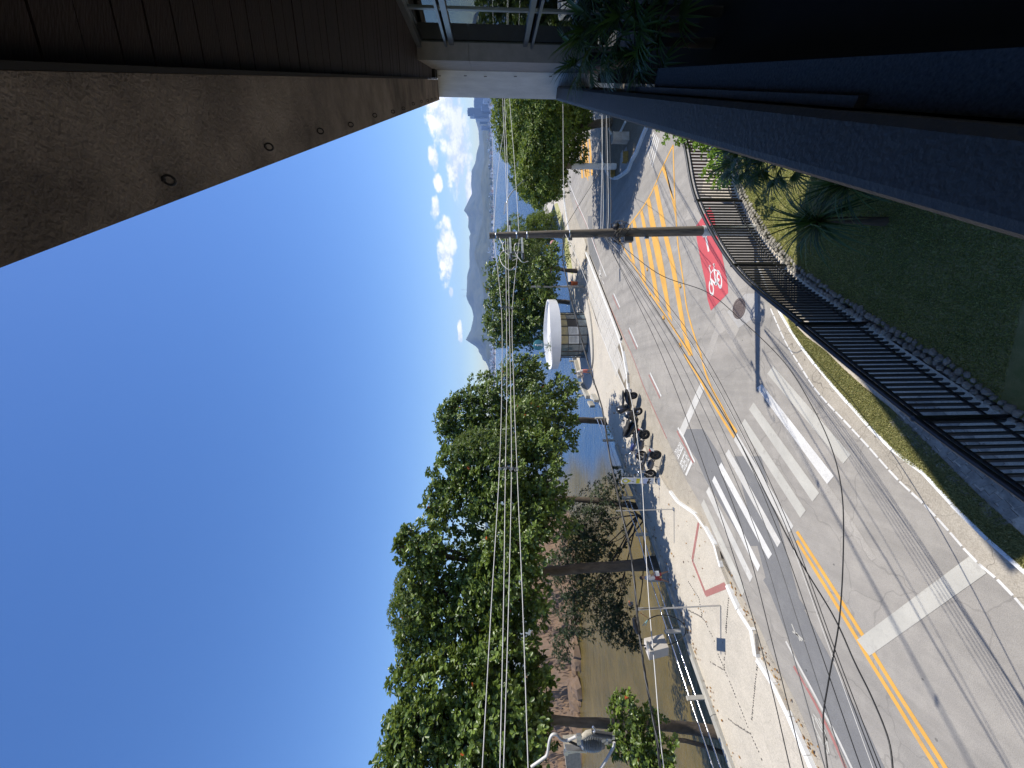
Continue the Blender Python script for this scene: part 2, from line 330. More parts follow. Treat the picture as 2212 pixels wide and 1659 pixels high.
sv = t.nodes.new('ShaderNodeMapRange'); t.links.new(q.outputs[0], sv.inputs[0]); sv.inputs[3].default_value = .10; sv.inputs[4].default_value = .42; t.links.new(sv.outputs[0], b.inputs['Specular IOR Level'])
MATS['sea'] = m
o = struct('sea', MB().sheet([(-5000, -300, -3), (6500, -300, -3), (6500, 6900, -3), (-5000, 6900, -3)]), 'sea')
# ---- land edge (outer face of the sea wall), surveyed from the photo, near left to far right
coast_px = [(1523, 1495), (1470, 1345), (1402, 1140), (1368, 1063), (1343, 1000), (1322, 940), (1300, 884), (1292, 868), (1276, 862), (1266, 850), (1256, 822), (1245, 776), (1240, 740),
            (1233, 690), (1230, 640), (1226, 591), (1218, 540), (1210, 492), (1203, 465), (1196, 439)]
coast = [G(x, y, .15) for x, y in coast_px]
d0 = (coast[0]-coast[1]).normalized()
coast = [coast[0]+d0*18, coast[0]+d0*6] + coast
coast += [Vector((28, 70, .15)), Vector((42, 80, .15)), Vector((70, 88, .15)), Vector((160, 95, .15)), Vector((400, 120, .15))]
land = coast + [Vector((400, -60, 0)), Vector((-60, -60, 0)), Vector((coast[0].x-2, -60, 0))]
# asphalt: one sheet under everything on this side of the sea wall
mb = MB(); mb.sheet([(p.x, p.y, 0) for p in land]); road = struct('road', mb, 'asphalt')
mb = MB(); mb.add([(p.x, p.y, .13) for p in coast]+[(p.x, p.y, -4) for p in coast], [(i, i+1, len(coast)+i+1, len(coast)+i) for i in range(len(coast)-1)])
wall = struct('sea_wall', mb, 'concrete_wall')
# ---- sea side kerb line and road edge
kerb = GG('', [(1757, 1665), (1733, 1609), (1706, 1548), (1680, 1489), (1656, 1455), (1635, 1424), (1629, 1369), (1613, 1340), (1596, 1318), (1582, 1288), (1567, 1253), (1556, 1225)], .15)
kerb = [kerb[0]+(kerb[0]-kerb[1]).normalized()*12]+kerb
kerb_low = GG('', [(1556, 1225), (1545, 1180), (1531, 1155), (1509, 1115), (1486, 1098), (1464, 1085), (1450, 1066), (1437, 1048)], .15)
kerb_b = GG('', [(1437, 1048), (1419, 1016), (1401, 985), (1384, 944), (1370, 903), (1358, 862)], .15)
kerb_f = GG('', [(1358, 862), (1355, 812), (1344, 750), (1327, 700), (1306, 647), (1285, 594), (1264, 541)], .15)
kerb_g = GG('', [(1266, 530), (1262, 516), (1246, 500), (1228, 496), (1223, 466), (1219, 439), (1216, 397), (1212, 350), (1210, 310)], .15)
kerb_all = kerb+kerb_low[1:]+kerb_b[1:]+kerb_f[1:]+kerb_g
edge = GG('', [(1790, 1665), (1783, 1659), (1757, 1608), (1725, 1528), (1667, 1414), (1629, 1331), (1596, 1276), (1545, 1189), (1531, 1120), (1511, 1085), (1482, 1036), (1455, 979), (1415, 892), (1388, 832), (1368, 775),
                (1349, 731), (1322, 670), (1304, 632), (1290, 595), (1270, 545), (1266, 514), (1255, 496), (1243, 466), (1233, 430), (1226, 397), (1222, 350), (1219, 310)], .004)
edge = [edge[0]+(edge[0]-edge[2]).normalized()*12]+edge
mb = MB(); mb.sheet(edge+[Vector((p.x, p.y, .004)) for p in reversed([q for q in kerb_all])]); struct('gutter', mb, 'gutter')
far_p = [Vector((p.x, p.y, .15)) for p in (kerb_all[-1]+Vector((12, 18, 0)),)]
pv = kerb_all+far_p+[Vector((p.x, p.y, .15)) for p in reversed(coast[:-4])]
mb = MB(); mb.sheet(pv); n = len(kerb_all); mb.add([Vector((p.x, p.y, .15)) for p in kerb_all]+[Vector((p.x, p.y, -.01)) for p in kerb_all], [(i, n+i, n+i+1, i+1) for i in range(n-1)])
pavement = struct('pavement', mb, 'pavement')
# kerb stones, one by one
def kerb_stones(line, parent, wdt, z, m='kerb_white', step=.95, drop=0.0, hgt=.16):
    pts = walk(line, step)
    for i in range(len(pts)-1):
        a = pts[i].copy(); b_ = pts[i+1].copy(); d = (b_-a); d.z = 0; l = d.length; d.normalize(); n = Vector((-d.y, d.x, 0)); off = n*(wdt/2-.012)+n*rnd.uniform(-.008, .008)
        if (b_-a).length < .2: continue
        if CAM.x-a.x and (Vector((CAM.x, CAM.y, 0))-Vector((a.x, a.y, 0))).dot(n) > 0: off = -off
        zz = z+rnd.uniform(-.006, .006)-drop; a.z = b_.z = zz-hgt/2
        q = MB(); q.bbox(a+d*.008+off, b_-d*.008+off, wdt, hgt); q.build('kerb_stone', m, parent)
kerb_stones(kerb, pavement, .20, .172); kerb_stones(kerb_low, pavement, .12, .158); kerb_stones(kerb_f, pavement, .18, .172); kerb_stones(kerb_g[3:], pavement, .18, .172)
# concrete slabs of the footway by the kiosk
poly = [Vector(p) for p in GG('', [(1263, 545), (1284, 594), (1305, 647), (1325, 700), (1341, 752), (1351, 812), (1353, 850), (1331, 800), (1306, 740), (1291, 705), (1283, 680), (1275, 655), (1267, 630), (1264, 585)], .15)]
d = (poly[4]-poly[0]); d.z = 0; d.normalize(); n = Vector((-d.y, d.x, 0)); o0 = poly[0]
MB().sheet([Vector((p.x, p.y, .153)) for p in poly]).build('slab_bed', 'soil', pavement)
for i in range(-1, 13):
    for j in range(-4, 5):
        c = o0+d*(i*1.55+.7+.12*j)+n*(j*1.02+.1)
        if not any(inside(c+d*k_*.35, poly) for k_ in (-1, 0, 1)): continue
        e = [c+d*a*.76+n*b_*.5 for a, b_ in ((-1, -1), (1, -1), (1, 1), (-1, 1))]
        q = MB(); h_ = .163+rnd.uniform(-.004, .004); q.prism(e, .13, h_); q.build('slab', 'slab', pavement)
q = MB(); l1, l2 = ribbon(GG('', [(1264, 612), (1286, 690), (1318, 770), (1354, 850)], .17), .09); q.strip(l1, l2); q.build('edge_line', 'paint_white', pavement)
# wall coping: a low concrete kerb under the railing, cast in lengths
cp = walk([Vector((p.x, p.y, 0)) for p in coast[:8]], 2.85)
for i in range(len(cp)-1):
    a, b_ = cp[i], cp[i+1]; d = (b_-a).normalized(); n = Vector((-d.y, d.x, 0)); q = MB(); s = -1 if n.dot(Vector((1, -1, 0))) < 0 else 1
    e = [a+d*.01, b_-d*.01, b_-d*.01+n*s*.34, a+d*.01+n*s*.34]; q.prism(e, .02, .30+rnd.uniform(-.01, .01)); q.build('coping_stone', 'concrete_wall', wall)
for pa, pb in (((1258, 828), (1274, 858)), ((1247, 780), (1256, 815)), ((1241, 745), (1245, 775))):
    a, b_ = G(*pa, .15), G(*pb, .15); q = MB(); q.bbox((a.x, a.y, .32), (b_.x, b_.y, .32), .4, .45); q.build('coping_stone', 'concrete_wall', wall)
for pa, pb, hh in (((1286, 853), (1294, 866), .62), ((1276, 868), (1282, 878), .5)):   # side walls of the steps down to the shore
    a, b_ = G(*pa, .15), G(*pb, .15); q = MB(); q.bbox((a.x, a.y, hh/2), (b_.x, b_.y, hh/2), .25, hh); q.build('stair_wall', 'concrete_wall', wall)
# rows of small dark stones set in the pavement concrete
pts = []
e3 = [[(560, 10), (700, 80), (703, 0)], [(700, 80), (730, 120), (790, 240), (850, 370)], [(870, 470), (910, 560), (940, 632), (850, 590), (780, 545)], [(945, 440), (935, 530), (938, 632)],
      [(940, 632), (1000, 780), (1070, 950), (1150, 1150), (1210, 1300)], [(1210, 1300), (1060, 1210), (960, 1130)], [(1210, 1300), (1290, 1480), (1350, 1640)], [(968, 0), (962, 130), (950, 280)],
      [(1287, 530), (1265, 700), (1250, 870), (1215, 1220)]]
q = MB()
for pl in e3:
    ln = walk(GG('e3', pl, .158), .105)
    for i, p in enumerate(ln[:-1]):
        if rnd.random() < .12: continue
        dd = (ln[i+1]-p).normalized(); nn = Vector((-dd.y, dd.x, 0)); r = .024+rnd.random()*.012; c = p+nn*rnd.uniform(-.015, .015)
        q.box((c.x, c.y, .152), (r*2, r*1.6, .016), Matrix.Rotation(rnd.random()*3, 3, 'Z'))
for pl in [[(1040, 410), (1110, 520), (1130, 640)], [(1290, 720), (1310, 510)]]:
    for p in walk(GG('b4', pl, .158), .11): q.box((p.x, p.y, .152), (.06, .045, .016), Matrix.Rotation(rnd.random()*3, 3, 'Z'))
o = q.build('inset_stones', 'dark_stone', pavement); o['kind'] = 'stuff'
# red painted outline on the pavement ramp
q = MB()
for a, b_ in (((1108, 15), (1066, 265)), ((1066, 265), (1158, 500))):
    l1, l2 = ribbon(GG('b4', [a, b_], .156), .17); q.strip(l1, l2)
q.strip(GG('b4', [(1152, 470), (1280, 412)], .157), GG('b4', [(1160, 512), (1303, 455)], .157)); q.build('ramp_marking', 'paint_brick', pavement)
# ---- asphalt patches and the bike lane surface
def patch(t, pts, m, z, name='asphalt_patch', parent=road):
    return MB().sheet(GG(t, pts, z*.4)).build(name, m, parent)
patch('b3', [(1300, 720), (1330, 640), (1480, 640), (1620, 860), (1750, 1180), (1990, 1560), (2130, 1659), (1850, 1659), (1500, 1080), (1420, 900)], 'asphalt_new', .004)
patch('e2', [(-420, -330), (-250, -330), (0, 600), (190, 950), (300, 1180), (420, 1400), (560, 1700), (330, 1700), (150, 1300), (0, 1010), (-200, 520)], 'asphalt_new', .008)
patch('b7', [(560, 1500), (620, 1420), (800, 1659), (660, 1659)], 'asphalt_new', .012)
patch('e8', [(540, 260), (780, 20), (940, 20), (950, 300), (690, 470)], 'asphalt_patch', .012)
patch('e8', [(380, 240), (560, 20), (790, 0), (530, 260), (700, 480), (620, 640), (520, 500), (430, 560), (290, 980), (230, 900), (400, 420)], 'asphalt_far', .008)
patch('b6', [(480, 780), (560, 700), (640, 800), (800, 1000), (900, 1200), (760, 1290), (740, 1200), (560, 760)], 'asphalt_far', .006)
patch('b7', [(665, 640), (700, 650), (830, 860), (990, 1090), (1175, 1380), (1150, 1395), (960, 1140), (790, 880), (690, 730)], 'asphalt_far', .016)
patch('e4', [(380, 0), (440, 0), (440, 170), (470, 330), (540, 640), (510, 740), (400, 480), (380, 300)], 'asphalt_new', .004)
# ---- markings: each its own sheet, 4 mm above the one below
def mark(t, pts, m, z=.02, name='road_marking'): return MB().sheet(GG(t, pts, z*.42)).build(name, m, road)
def line_mark(t, pts, wdt, m, z=.02, name='lane_line', step=None, gap=None):
    ln = smooth_line(GG(t, pts, z*.42), 4)
    if not step:
        q = MB(); l1, l2 = ribbon(ln, wdt); q.strip(l1, l2); return q.build(name, m, road)
    w_ = walk(ln, step)
    for i in range(0, len(w_)-1):
        a, b_ = w_[i], w_[i+1]; b2 = a+(b_-a)*(1-gap); q = MB(); l1, l2 = ribbon([a, b2], wdt*rnd.uniform(.85, 1.05)); q.strip(l1, l2); q.build(name, m, road)
stripes = [([(615, 333), (1037, 815), (995, 866), (582, 375)], 'paint_old'), ([(553, 432), (945, 932), (908, 976), (525, 452)], 'paint_white'), ([(508, 532), (865, 1025), (828, 1072), (483, 570)], 'paint_old'),
           ([(460, 620), (792, 1120), (762, 1160), (437, 655)], 'paint_old'), ([(418, 700), (725, 1205), (700, 1243), (400, 735)], 'paint_mid'), ([(373, 785), (655, 1290), (637, 1320), (355, 812)], 'paint_mid'),
           ([(332, 858), (608, 1358), (588, 1385), (315, 885)], 'paint_white'), ([(295, 930), (543, 1420), (530, 1453), (282, 958)], 'paint_white'), ([(265, 990), (503, 1480), (488, 1510), (249, 1018)], 'paint_mid'),
           ([(237, 1058), (465, 1550), (445, 1585), (222, 1088)], 'paint_old')]
for p, m_ in stripes: mark('b7', p, m_, .020, 'crosswalk_stripe')
mark('', [(2097, 1199), (2131, 1238), (1878, 1417), (1851, 1382)], 'paint_old', .020, 'stop_line')
mark('', [(1514, 825), (1522, 838), (1475, 945), (1466, 933)], 'paint_mid', .020, 'stop_line')
line_mark('e2', [(-20, 150), (0, 182), (130, 385), (260, 590), (392, 800), (470, 930), (620, 1175), (780, 1425), (930, 1662), (990, 1760)], .13, 'paint_yellow', .014, 'centre_line')
line_mark('e2', [(-20, 208), (0, 240), (120, 435), (240, 630), (358, 826), (430, 950), (580, 1190), (730, 1435), (872, 1662), (930, 1760)], .13, 'paint_yellow', .014, 'centre_line')
line_mark('b6', [(415, 285), (425, 600), (437, 810), (450, 960), (480, 1160), (505, 1350), (560, 1550), (600, 1659)], .12, 'paint_yellow', .024, 'centre_line')
line_mark('b3', [(1455, -10), (1500, 150), (1555, 290), (1640, 445), (1700, 560), (1772, 668)], .13, 'paint_yellow', .024, 'centre_line')
line_mark('b3', [(1310, -10), (1440, 190), (1545, 380), (1640, 540), (1700, 635), (1748, 712)], .14, 'paint_yellow', .024, 'centre_line')
line_mark('b6', [(415, 285), (350, 420), (250, 640), (120, 820), (60, 900)], .13, 'paint_yellow', .024, 'centre_line')
line_mark('b6', [(60, 900), (100, 970), (165, 1080), (240, 1210), (320, 1330), (430, 1500), (530, 1659)], .13, 'paint_yellow', .024, 'centre_line')
hatch = [[(360, 415), (437, 790), (436, 700), (420, 640), (340, 435)], [(312, 538), (345, 700), (382, 880), (430, 1080), (500, 1500), (545, 1659), (515, 1659), (470, 1480), (400, 1080), (355, 890), (320, 720), (290, 565)],
         [(262, 628), (300, 800), (330, 950), (355, 1080), (385, 1280), (410, 1440), (385, 1400), (355, 1260), (310, 1060), (275, 890), (245, 655)],
         [(215, 705), (245, 850), (272, 980), (290, 1080), (328, 1320), (300, 1290), (262, 1080), (235, 920), (200, 728)],
         [(165, 768), (192, 880), (215, 990), (240, 1195), (215, 1160), (190, 1010), (150, 790)], [(122, 818), (140, 900), (168, 1068), (148, 1040), (110, 835)]]
for h_ in hatch: mark('b6', h_, 'paint_yellow', .020, 'hatch_stripe')
# raised yellow road studs along the hatching
for p in [(1990, 600), (1770, 660), (1870, 830), (1990, 1030), (1750, 480)]:
    c = G(*D('b2', *p)); MB().box((c.x, c.y, .045), (.28, .14, .05), Matrix.Rotation(.6, 3, 'Z'), .7).build('road_stud', 'paint_yellow', road)
# far arm of the junction, yellow hatching beyond the island
for k in range(4):
    x = 1250+k*7; mark('', [(x, 300), (x+4, 300), (x+10, 385-k*2), (x+6, 385-k*2)], 'paint_yellow', .020, 'hatch_stripe')
mark('d5', [(80, 900), (130, 850), (150, 1300), (110, 1210)], 'paint_yellow', .02, 'hatch_stripe')
# white edge lines
line_mark('b7', [(600, 20), (680, 200), (760, 330), (850, 470), (1000, 630), (1130, 770), (1290, 950), (1430, 1080), (1560, 1220), (1700, 1380), (1840, 1500), (1970, 1640), (2110, 1810)], .06, 'paint_white', .028, 'edge_dash', .34, .12)
line_mark('b2', [(1150, -230), (1200, -100), (1242, 0), (1300, 130), (1330, 210), (1380, 350), (1450, 532)], .11, 'paint_white', .024)
for a, b_ in (((1505, 655), (1550, 755)), ((1618, 905), (1680, 1045)), ((1768, 1230), (1850, 1402))):
    line_mark('b2', [a, ((a[0]+b_[0])/2, (a[1]+b_[1])/2), b_], .12, 'paint_white', .024, 'lane_dash')
    line_mark('b2', [(a[0]-9, a[1]+14), ((a[0]+b_[0])/2-9, (a[1]+b_[1])/2+14), (b_[0]-9, b_[1]+14)], .10, 'paint_brick', .020, 'lane_dash')
line_mark('d3', [(340, 170), (420, 300), (520, 480), (640, 740), (730, 960), (800, 1100)], .12, 'paint_white', .028)
line_mark('d3', [(318, 255), (400, 420), (500, 600), (600, 800), (680, 980), (760, 1120)], .11, 'paint_brick', .024)
line_mark('e2', [(-90, 850), (0, 1020), (60, 1130), (150, 1300), (230, 1450), (330, 1659), (380, 1750)], .10, 'paint_mid', .024)
line_mark('e2', [(-40, 1010), (60, 1180), (150, 1350), (230, 1520), (290, 1659)], .12, 'paint_brick', .020)
line_mark('', [(1304, 634), (1322, 672), (1349, 733), (1366, 770), (1390, 834), (1416, 893), (1440, 947)], .08, 'paint_brick', .016, 'edge_line')
line_mark('b2', [(1225, -20), (1290, 120), (1350, 260), (1430, 480)], .08, 'paint_brick', .016, 'edge_line')
# bike lane lettering and bars
mark('d3', [(700, 1045), (738, 1135), (575, 1480), (535, 1440)], 'paint_white', .024, 'stop_bar')
mark('d3', [(480, 690), (500, 705), (350, 1030), (335, 1000)], 'paint_white', .024, 'stop_bar')
def text_mesh(txt, name, m, parent, ofs=0, size=1, ex=0):
    cu = bpy.data.curves.new(name, 'FONT'); cu.body = txt; cu.size = size; cu.extrude = ex; cu.align_x = 'LEFT'; cu.offset = ofs; cu.resolution_u = 3
    tmp = bpy.data.objects.new('tmp', cu); C.objects.link(tmp); bpy.context.view_layer.update()
    me = bpy.data.meshes.new_from_object(tmp.evaluated_get(bpy.context.evaluated_depsgraph_get())); bpy.data.objects.remove(tmp); me.materials.clear(); me.materials.append(MATS[m])
    o = bpy.data.objects.new(name, me); C.objects.link(o); o.parent = parent; return o
def fit_text(o, p00, p10, p01):        # map unit text box: left-bottom, right-bottom, left-top
    vs = [v.co.copy() for v in o.data.vertices]; x0 = min(v.x for v in vs); x1 = max(v.x for v in vs); y0 = min(v.y for v in vs); y1 = max(v.y for v in vs)
    a, b_, c_ = Vector(p00), Vector(p10), Vector(p01); nrm = (b_-a).cross(c_-a).normalized()
    for v, k in zip(o.data.vertices, vs): v.co = a+(b_-a)*((k.x-x0)/(x1-x0))+(c_-a)*((k.y-y0)/(y1-y0))+nrm*k.z
    org = ORG.get(o.parent.name, Vector())
    for v in o.data.vertices: v.co -= org
    o.data.update()
o = text_mesh('DEVAGAR', 'bike_lane_lettering', 'paint_white', road, .02); q = GG('d3', [(335, 970), (490, 690), (245, 815)], .010); fit_text(o, q[0], q[1], q[2])
o = text_mesh('PEDESTRE', 'bike_lane_lettering', 'paint_white', road, .02); q = GG('d3', [(515, 1390), (660, 1050), (390, 1130)], .010); fit_text(o, q[0], q[1], q[2])
# ---- red bicycle box with arrow and bicycle symbol
mark('b6', [(655, 690), (620, 735), (563, 815), (570, 900), (600, 1060), (627, 1180), (640, 1290), (662, 1365), (775, 1250), (772, 1190), (735, 1000), (700, 860), (682, 740)], 'paint_red', .016, 'bicycle_box')
mark('d4', [(375, 440), (405, 440), (447, 665), (425, 680)], 'paint_white', .020, 'arrow_marking')
mark('d4', [(340, 255), (372, 330), (395, 350), (408, 440), (345, 455), (335, 340)], 'paint_white', .024, 'arrow_marking')
def ring(t, c, rx, ry, rot, wd, z=.020, n=28):
    q = MB(); a = []; b_ = []
    for i in range(n+1):
        th = 2*math.pi*i/n
        for l, k in ((a, 1), (b_, 1-wd)):
            x = rx*k*math.cos(th); y = ry*k*math.sin(th); l.append(G(*D(t, c[0]+x*math.cos(rot)-y*math.sin(rot), c[1]+x*math.sin(rot)+y*math.cos(rot)), z*.5))
    return q.strip(a, b_)
sym = ring('d4', (478, 1243), 38, 122, -.12, .40); s2 = ring('d4', (603, 1115), 40, 138, -.12, .38); sym.add(s2.v, s2.f)
for pl, wd in (([(452, 890), (440, 920), (455, 960), (465, 1010), (462, 1130), (480, 1200)], .05), ([(520, 860), (522, 900), (515, 950), (600, 985)], .055), ([(520, 940), (470, 1010)], .05), ([(470, 1100), (548, 1190)], .07),
               ([(520, 950), (550, 1190)], .08), ([(548, 1190), (600, 1100)], .10), ([(505, 870), (530, 880)], .07), ([(440, 905), (462, 895)], .07), ([(560, 1130), (590, 1110)], .12)):
    l1, l2 = ribbon(GG('d4', pl, .010), wd*1.2); sym.strip(l1, l2)
sym.build('bicycle_symbol', 'paint_white', road)
# small far bike symbol in the bike lane
sym = ring('e4', (540, 735), 10, 28, -.25, .4, .024); s2 = ring('e4', (545, 795), 14, 24, -.25, .4, .024); sym.add(s2.v, s2.f); l1, l2 = ribbon(GG('e4', [(528, 760), (560, 790), (545, 820)], .012), .12); sym.strip(l1, l2); sym.build('bicycle_symbol', 'paint_white', road)
mark('e4', [(568, 845), (575, 845), (593, 893), (585, 893)], 'paint_white', .024, 'lane_dash')
# scuffed remains of a bicycle symbol in the near bike lane
sc = MB()
for pl in ([(85, 1315), (110, 1350), (150, 1420), (175, 1490)], [(80, 1330), (95, 1400), (150, 1510), (170, 1500)], [(95, 1340), (125, 1400), (150, 1440)], [(110, 1450), (160, 1530), (180, 1570)], [(120, 1340), (160, 1430), (185, 1560)]):
    l1, l2 = ribbon(GG('e2', pl, .01), .06); sc.strip(l1, l2)
sc.build('worn_symbol', 'paint_old', road)
sc = MB()
for pl in ([(1640, 150), (1680, 250), (1750, 330)], [(1650, 230), (1720, 280), (1780, 335)], [(1690, 240), (1730, 330)]):
    l1, l2 = ribbon(GG('e3', pl, .01), .05); sc.strip(l1, l2)
sc.build('worn_symbol', 'paint_old', road)
# manhole cover
c = G(*D('e8', 697, 215)); man = MB(); man.lathe([(.0, .018), (.30, .018), (.30, .012), (.33, .012), (.33, .022), (.40, .022), (.42, .01)], (c.x, c.y, 0), 28)
mat('rust_iron', (.14, .11, .10), .75, 30, .5, 60, .8, metal=.3)
o = man.build('manhole_cover', 'rust_iron', None, False); tag(o, 'round rusty manhole cover in the road just past the red bicycle box', 'manhole cover')
q = MB()
for i in range(-3, 4):
    for j in range(-3, 4):
        if i*i+j*j < 10: q.box((i*.08, j*.08, .022), (.045, .045, .008))
MAN = q
o['label'] = 'round rusty manhole cover in the road just past the red bicycle box'
g_ = MB(); g_.v = [(v[0]+c.x, v[1]+c.y, v[2]) for v in q.v]; g_.f = q.f; g_.sm = q.sm; g_.build('cover_studs', 'rust_iron', o)['kind'] = 'stuff'
# ---- right side: gutter, white kerb, verge, path, lawn
rk = GG('', [(1612, 440), (1622, 500), (1634, 560), (1660, 625), (1689, 679), (1712, 717), (1740, 757), (1776, 803), (1817, 849), (1867, 908), (1912, 952), (1954, 996), (1998, 1021), (2012, 1035), (2061, 1091), (2125, 1154), (2212, 1230), (2420, 1410)], .15)
rk = [rk[0]+Vector((2.0, 3.2, 0)), rk[0]+Vector((.9, 1.7, 0))]+rk
re_ = GG('b7', [(560, -80), (600, 20), (680, 200), (760, 330), (850, 470), (1000, 630), (1130, 770), (1290, 950), (1430, 1080), (1560, 1220), (1700, 1380), (1840, 1500), (1970, 1640), (2130, 1830)], .008)
mb = MB(); mb.sheet(re_+[Vector((p.x, p.y, .008)) for p in reversed(rk[4:])]); o = struct('gutter', mb, 'gutter')
fence_top = GG('', [(1466, 290), (1478, 322), (1502, 433), (1580, 573), (1722, 700), (1973, 904), (2212, 1079), (2420, 1232)], 2.04)
fence_line = [Vector((p.x, p.y, 0)) for p in fence_top]
fence_line[0] = fence_line[1]+(fence_line[1]-fence_line[2]).normalized()*2.4+Vector((.25, 0, 0)); fence_line.append(fence_line[-1]+(fence_line[-1]-fence_line[-2]).normalized()*3); fence_s = smooth_line(fence_line, 8)
vr = GG('b7', [(690, 60), (790, 170), (900, 250), (1000, 350), (1100, 440), (1250, 560), (1390, 690), (1500, 800), (1700, 1000), (1980, 1260), (2250, 1510)], .15)
mb = MB(); mb.sheet(rk[6:]+[Vector((p.x, p.y, .15)) for p in reversed(vr)]); verge = struct('verge', mb, 'grassy')
mb = MB(); mb.sheet([Vector((p.x, p.y, .146)) for p in rk]+[Vector((p.x, p.y, .146)) for p in list(reversed(fence_s))]); 
n = len(rk); mb.add([Vector((p.x, p.y, .146)) for p in rk]+[Vector((p.x, p.y, -.01)) for p in rk], [(i+1, n+i+1, n+i, i) for i in range(n-1)])
path = struct('path', mb, 'path'); kerb_stones(rk[4:], path, .085, .165, 'kerb_white', .8)
# paving stones of the narrow path beside the fence, near part laid one by one
cnt = 0
cl = walk(smooth_line(GG('b7', [(1330, 580), (1420, 660), (1560, 780), (1980, 1180)], .146), 6), .165)
for i in range(len(cl)-1):
    a, b_ = cl[i], cl[i+1]; d = (b_-a).normalized(); n = Vector((-d.y, d.x, 0))
    for j in range(6):
        k0 = -.40+j*.17+(.05 if i % 2 else 0)+rnd.uniform(-.02, .02); c = a+n*k0+d*(.04*(j % 2)); e = [c+d*u_*.076+n*v_*.078 for u_, v_ in ((-1, -1), (1, -1), (1, 1), (-1, 1))]
        e = [k+Vector((rnd.uniform(-.015, .015), rnd.uniform(-.015, .015), 0)) for k in e]
        MB().prism(e, .14, .158+rnd.uniform(-.004, .004)).build('paving_stone', 'stone', path); cnt += 1
        if cnt > 290: break
lawn_px = GG('', [(1600, 395), (1614, 431), (1660, 505), (1713, 570), (1763, 610), (1883, 690), (2045, 785), (2164, 875), (2300, 960)], .1)
lawn_poly = lawn_px+[Vector((6, 0, .1)), Vector((30, 0, .1)), Vector((30, 26, .1)), Vector((13, 15.5, .1)), Vector((9.2, 15.0, .1))]
mb = MB(); mb.sheet([Vector((p.x, p.y, .152)) for p in lawn_poly]); lawn = struct('lawn', mb, 'lawn_soil')
# grass blades on the lawn and the verge
def blades(polys, count, hgt, name, label, zs, seed, m='blade'):
    rg = np.random.default_rng(seed); P = []
    for poly, n_, z in zip(polys, count, zs):
        xs = [p[0] for p in poly]; ys = [p[1] for p in poly]; k = 0
        while k < n_:
            x = rg.uniform(min(xs), max(xs)); y = rg.uniform(min(ys), max(ys))
            if inside((x, y), poly): P.append((x, y, z)); k += 1
    P = np.array(P); n_ = len(P); th = rg.uniform(0, 6.283, n_); h_ = hgt*rg.uniform(.4, 1.2, n_); w_ = .009+.012*rg.random(n_); lean = rg.normal(0, .5, (n_, 2))*h_[:, None]
    V = np.zeros((n_, 3, 3)); dx = np.cos(th)*w_; dy = np.sin(th)*w_
    V[:, 0] = P-np.stack([dx, dy, 0*dx], 1); V[:, 1] = P+np.stack([dx, dy, 0*dx], 1); V[:, 2] = P+np.stack([lean[:, 0], lean[:, 1], h_], 1)
    return fast_mesh(name, V.reshape(-1, 3), np.arange(n_*3).reshape(-1, 3), rg.random(n_), m, None, 'stuff', label, 'grass')
def fast_mesh(name, V, Fc, rn, m, parent, kind=None, label=None, cat=None, loc=None, flat=True):
    me = bpy.data.meshes.new(name); nv = len(V); nf, k = Fc.shape
    org = ORG.get(parent.name, Vector()) if parent else Vector(); V = V-np.array(org)
    me.vertices.add(nv); me.vertices.foreach_set('co', V.astype(np.float32).ravel()); me.loops.add(nf*k); me.loops.foreach_set('vertex_index', Fc.astype(np.int32).ravel())
    me.polygons.add(nf); me.polygons.foreach_set('loop_start', np.arange(0, nf*k, k, dtype=np.int32)); me.update(calc_edges=True)
    if rn is not None:
        a = me.attributes.new('rnd', 'FLOAT', 'FACE'); a.data.foreach_set('value', rn.astype(np.float32))
    me.materials.append(MATS[m]); o = bpy.data.objects.new(name, me); C.objects.link(o)
    if parent: o.parent = parent; ORG[o.name] = org
    tag(o, label, cat, None, kind); return o
vis_lawn = [(p.x, p.y) for p in lawn_px[:8]]+[(2.5, 6.5), (6.5, 8.0), (11, 13.5)]
vg = [(p.x, p.y) for p in rk[7:]]+[(p.x, p.y) for p in reversed(vr)]
blades([vis_lawn], [120000], .035, 'grass', 'short grass growing on the garden lawn inside the fence', [.15], 5)
blades([vg], [45000], .035, 'grass', 'dry yellowish grass on the narrow kerbside verge', [.15], 6, 'blade_dry')
# rubble edging along the lawn, stone by stone
edging = thing('stone_edging', (2, 9.5, .15), 'rough rubble stones edging the lawn at the foot of the black fence', 'edging')
el = walk(smooth_line(lawn_px, 5), .155); k = 0
for i, p in enumerate(el):
    d = (el[min(i+1, len(el)-1)]-el[max(i-1, 0)]).normalized(); n = Vector((-d.y, d.x, 0))
    for j in range(2 if p.y > 6 else 1):
        c = p+n*(j*.17-.1+rnd.uniform(-.03, .03)); q = MB(); s_ = rnd.uniform(.7, 1.2); M3 = Matrix.Rotation(rnd.random()*3, 3, 'Z') @ Matrix.Rotation(rnd.uniform(-.2, .2), 3, 'X')
        vs = []
        for a in range(6):
            th = a*math.pi/3+rnd.uniform(-.2, .2); r = .082*s_*rnd.uniform(.7, 1.2); vs.append((r*math.cos(th)*1.25, r*math.sin(th)))
        V = [M3 @ Vector((x, y, -.06)) for x, y in vs]+[M3 @ Vector((x*.95, y*.95, .02)) for x, y in vs]+[M3 @ Vector((x*.55, y*.55, .055*s_)) for x, y in vs]
        q.add([v+Vector((c.x, c.y, .155)) for v in V], [(a, (a+1) % 6, 6+(a+1) % 6, 6+a) for a in range(6)]+[(6+a, 6+(a+1) % 6, 12+(a+1) % 6, 12+a) for a in range(6)]+[(12, 13, 14, 15, 16, 17)])
        if k < 298: q.build('stone', 'stone', edging, False)
        k += 1
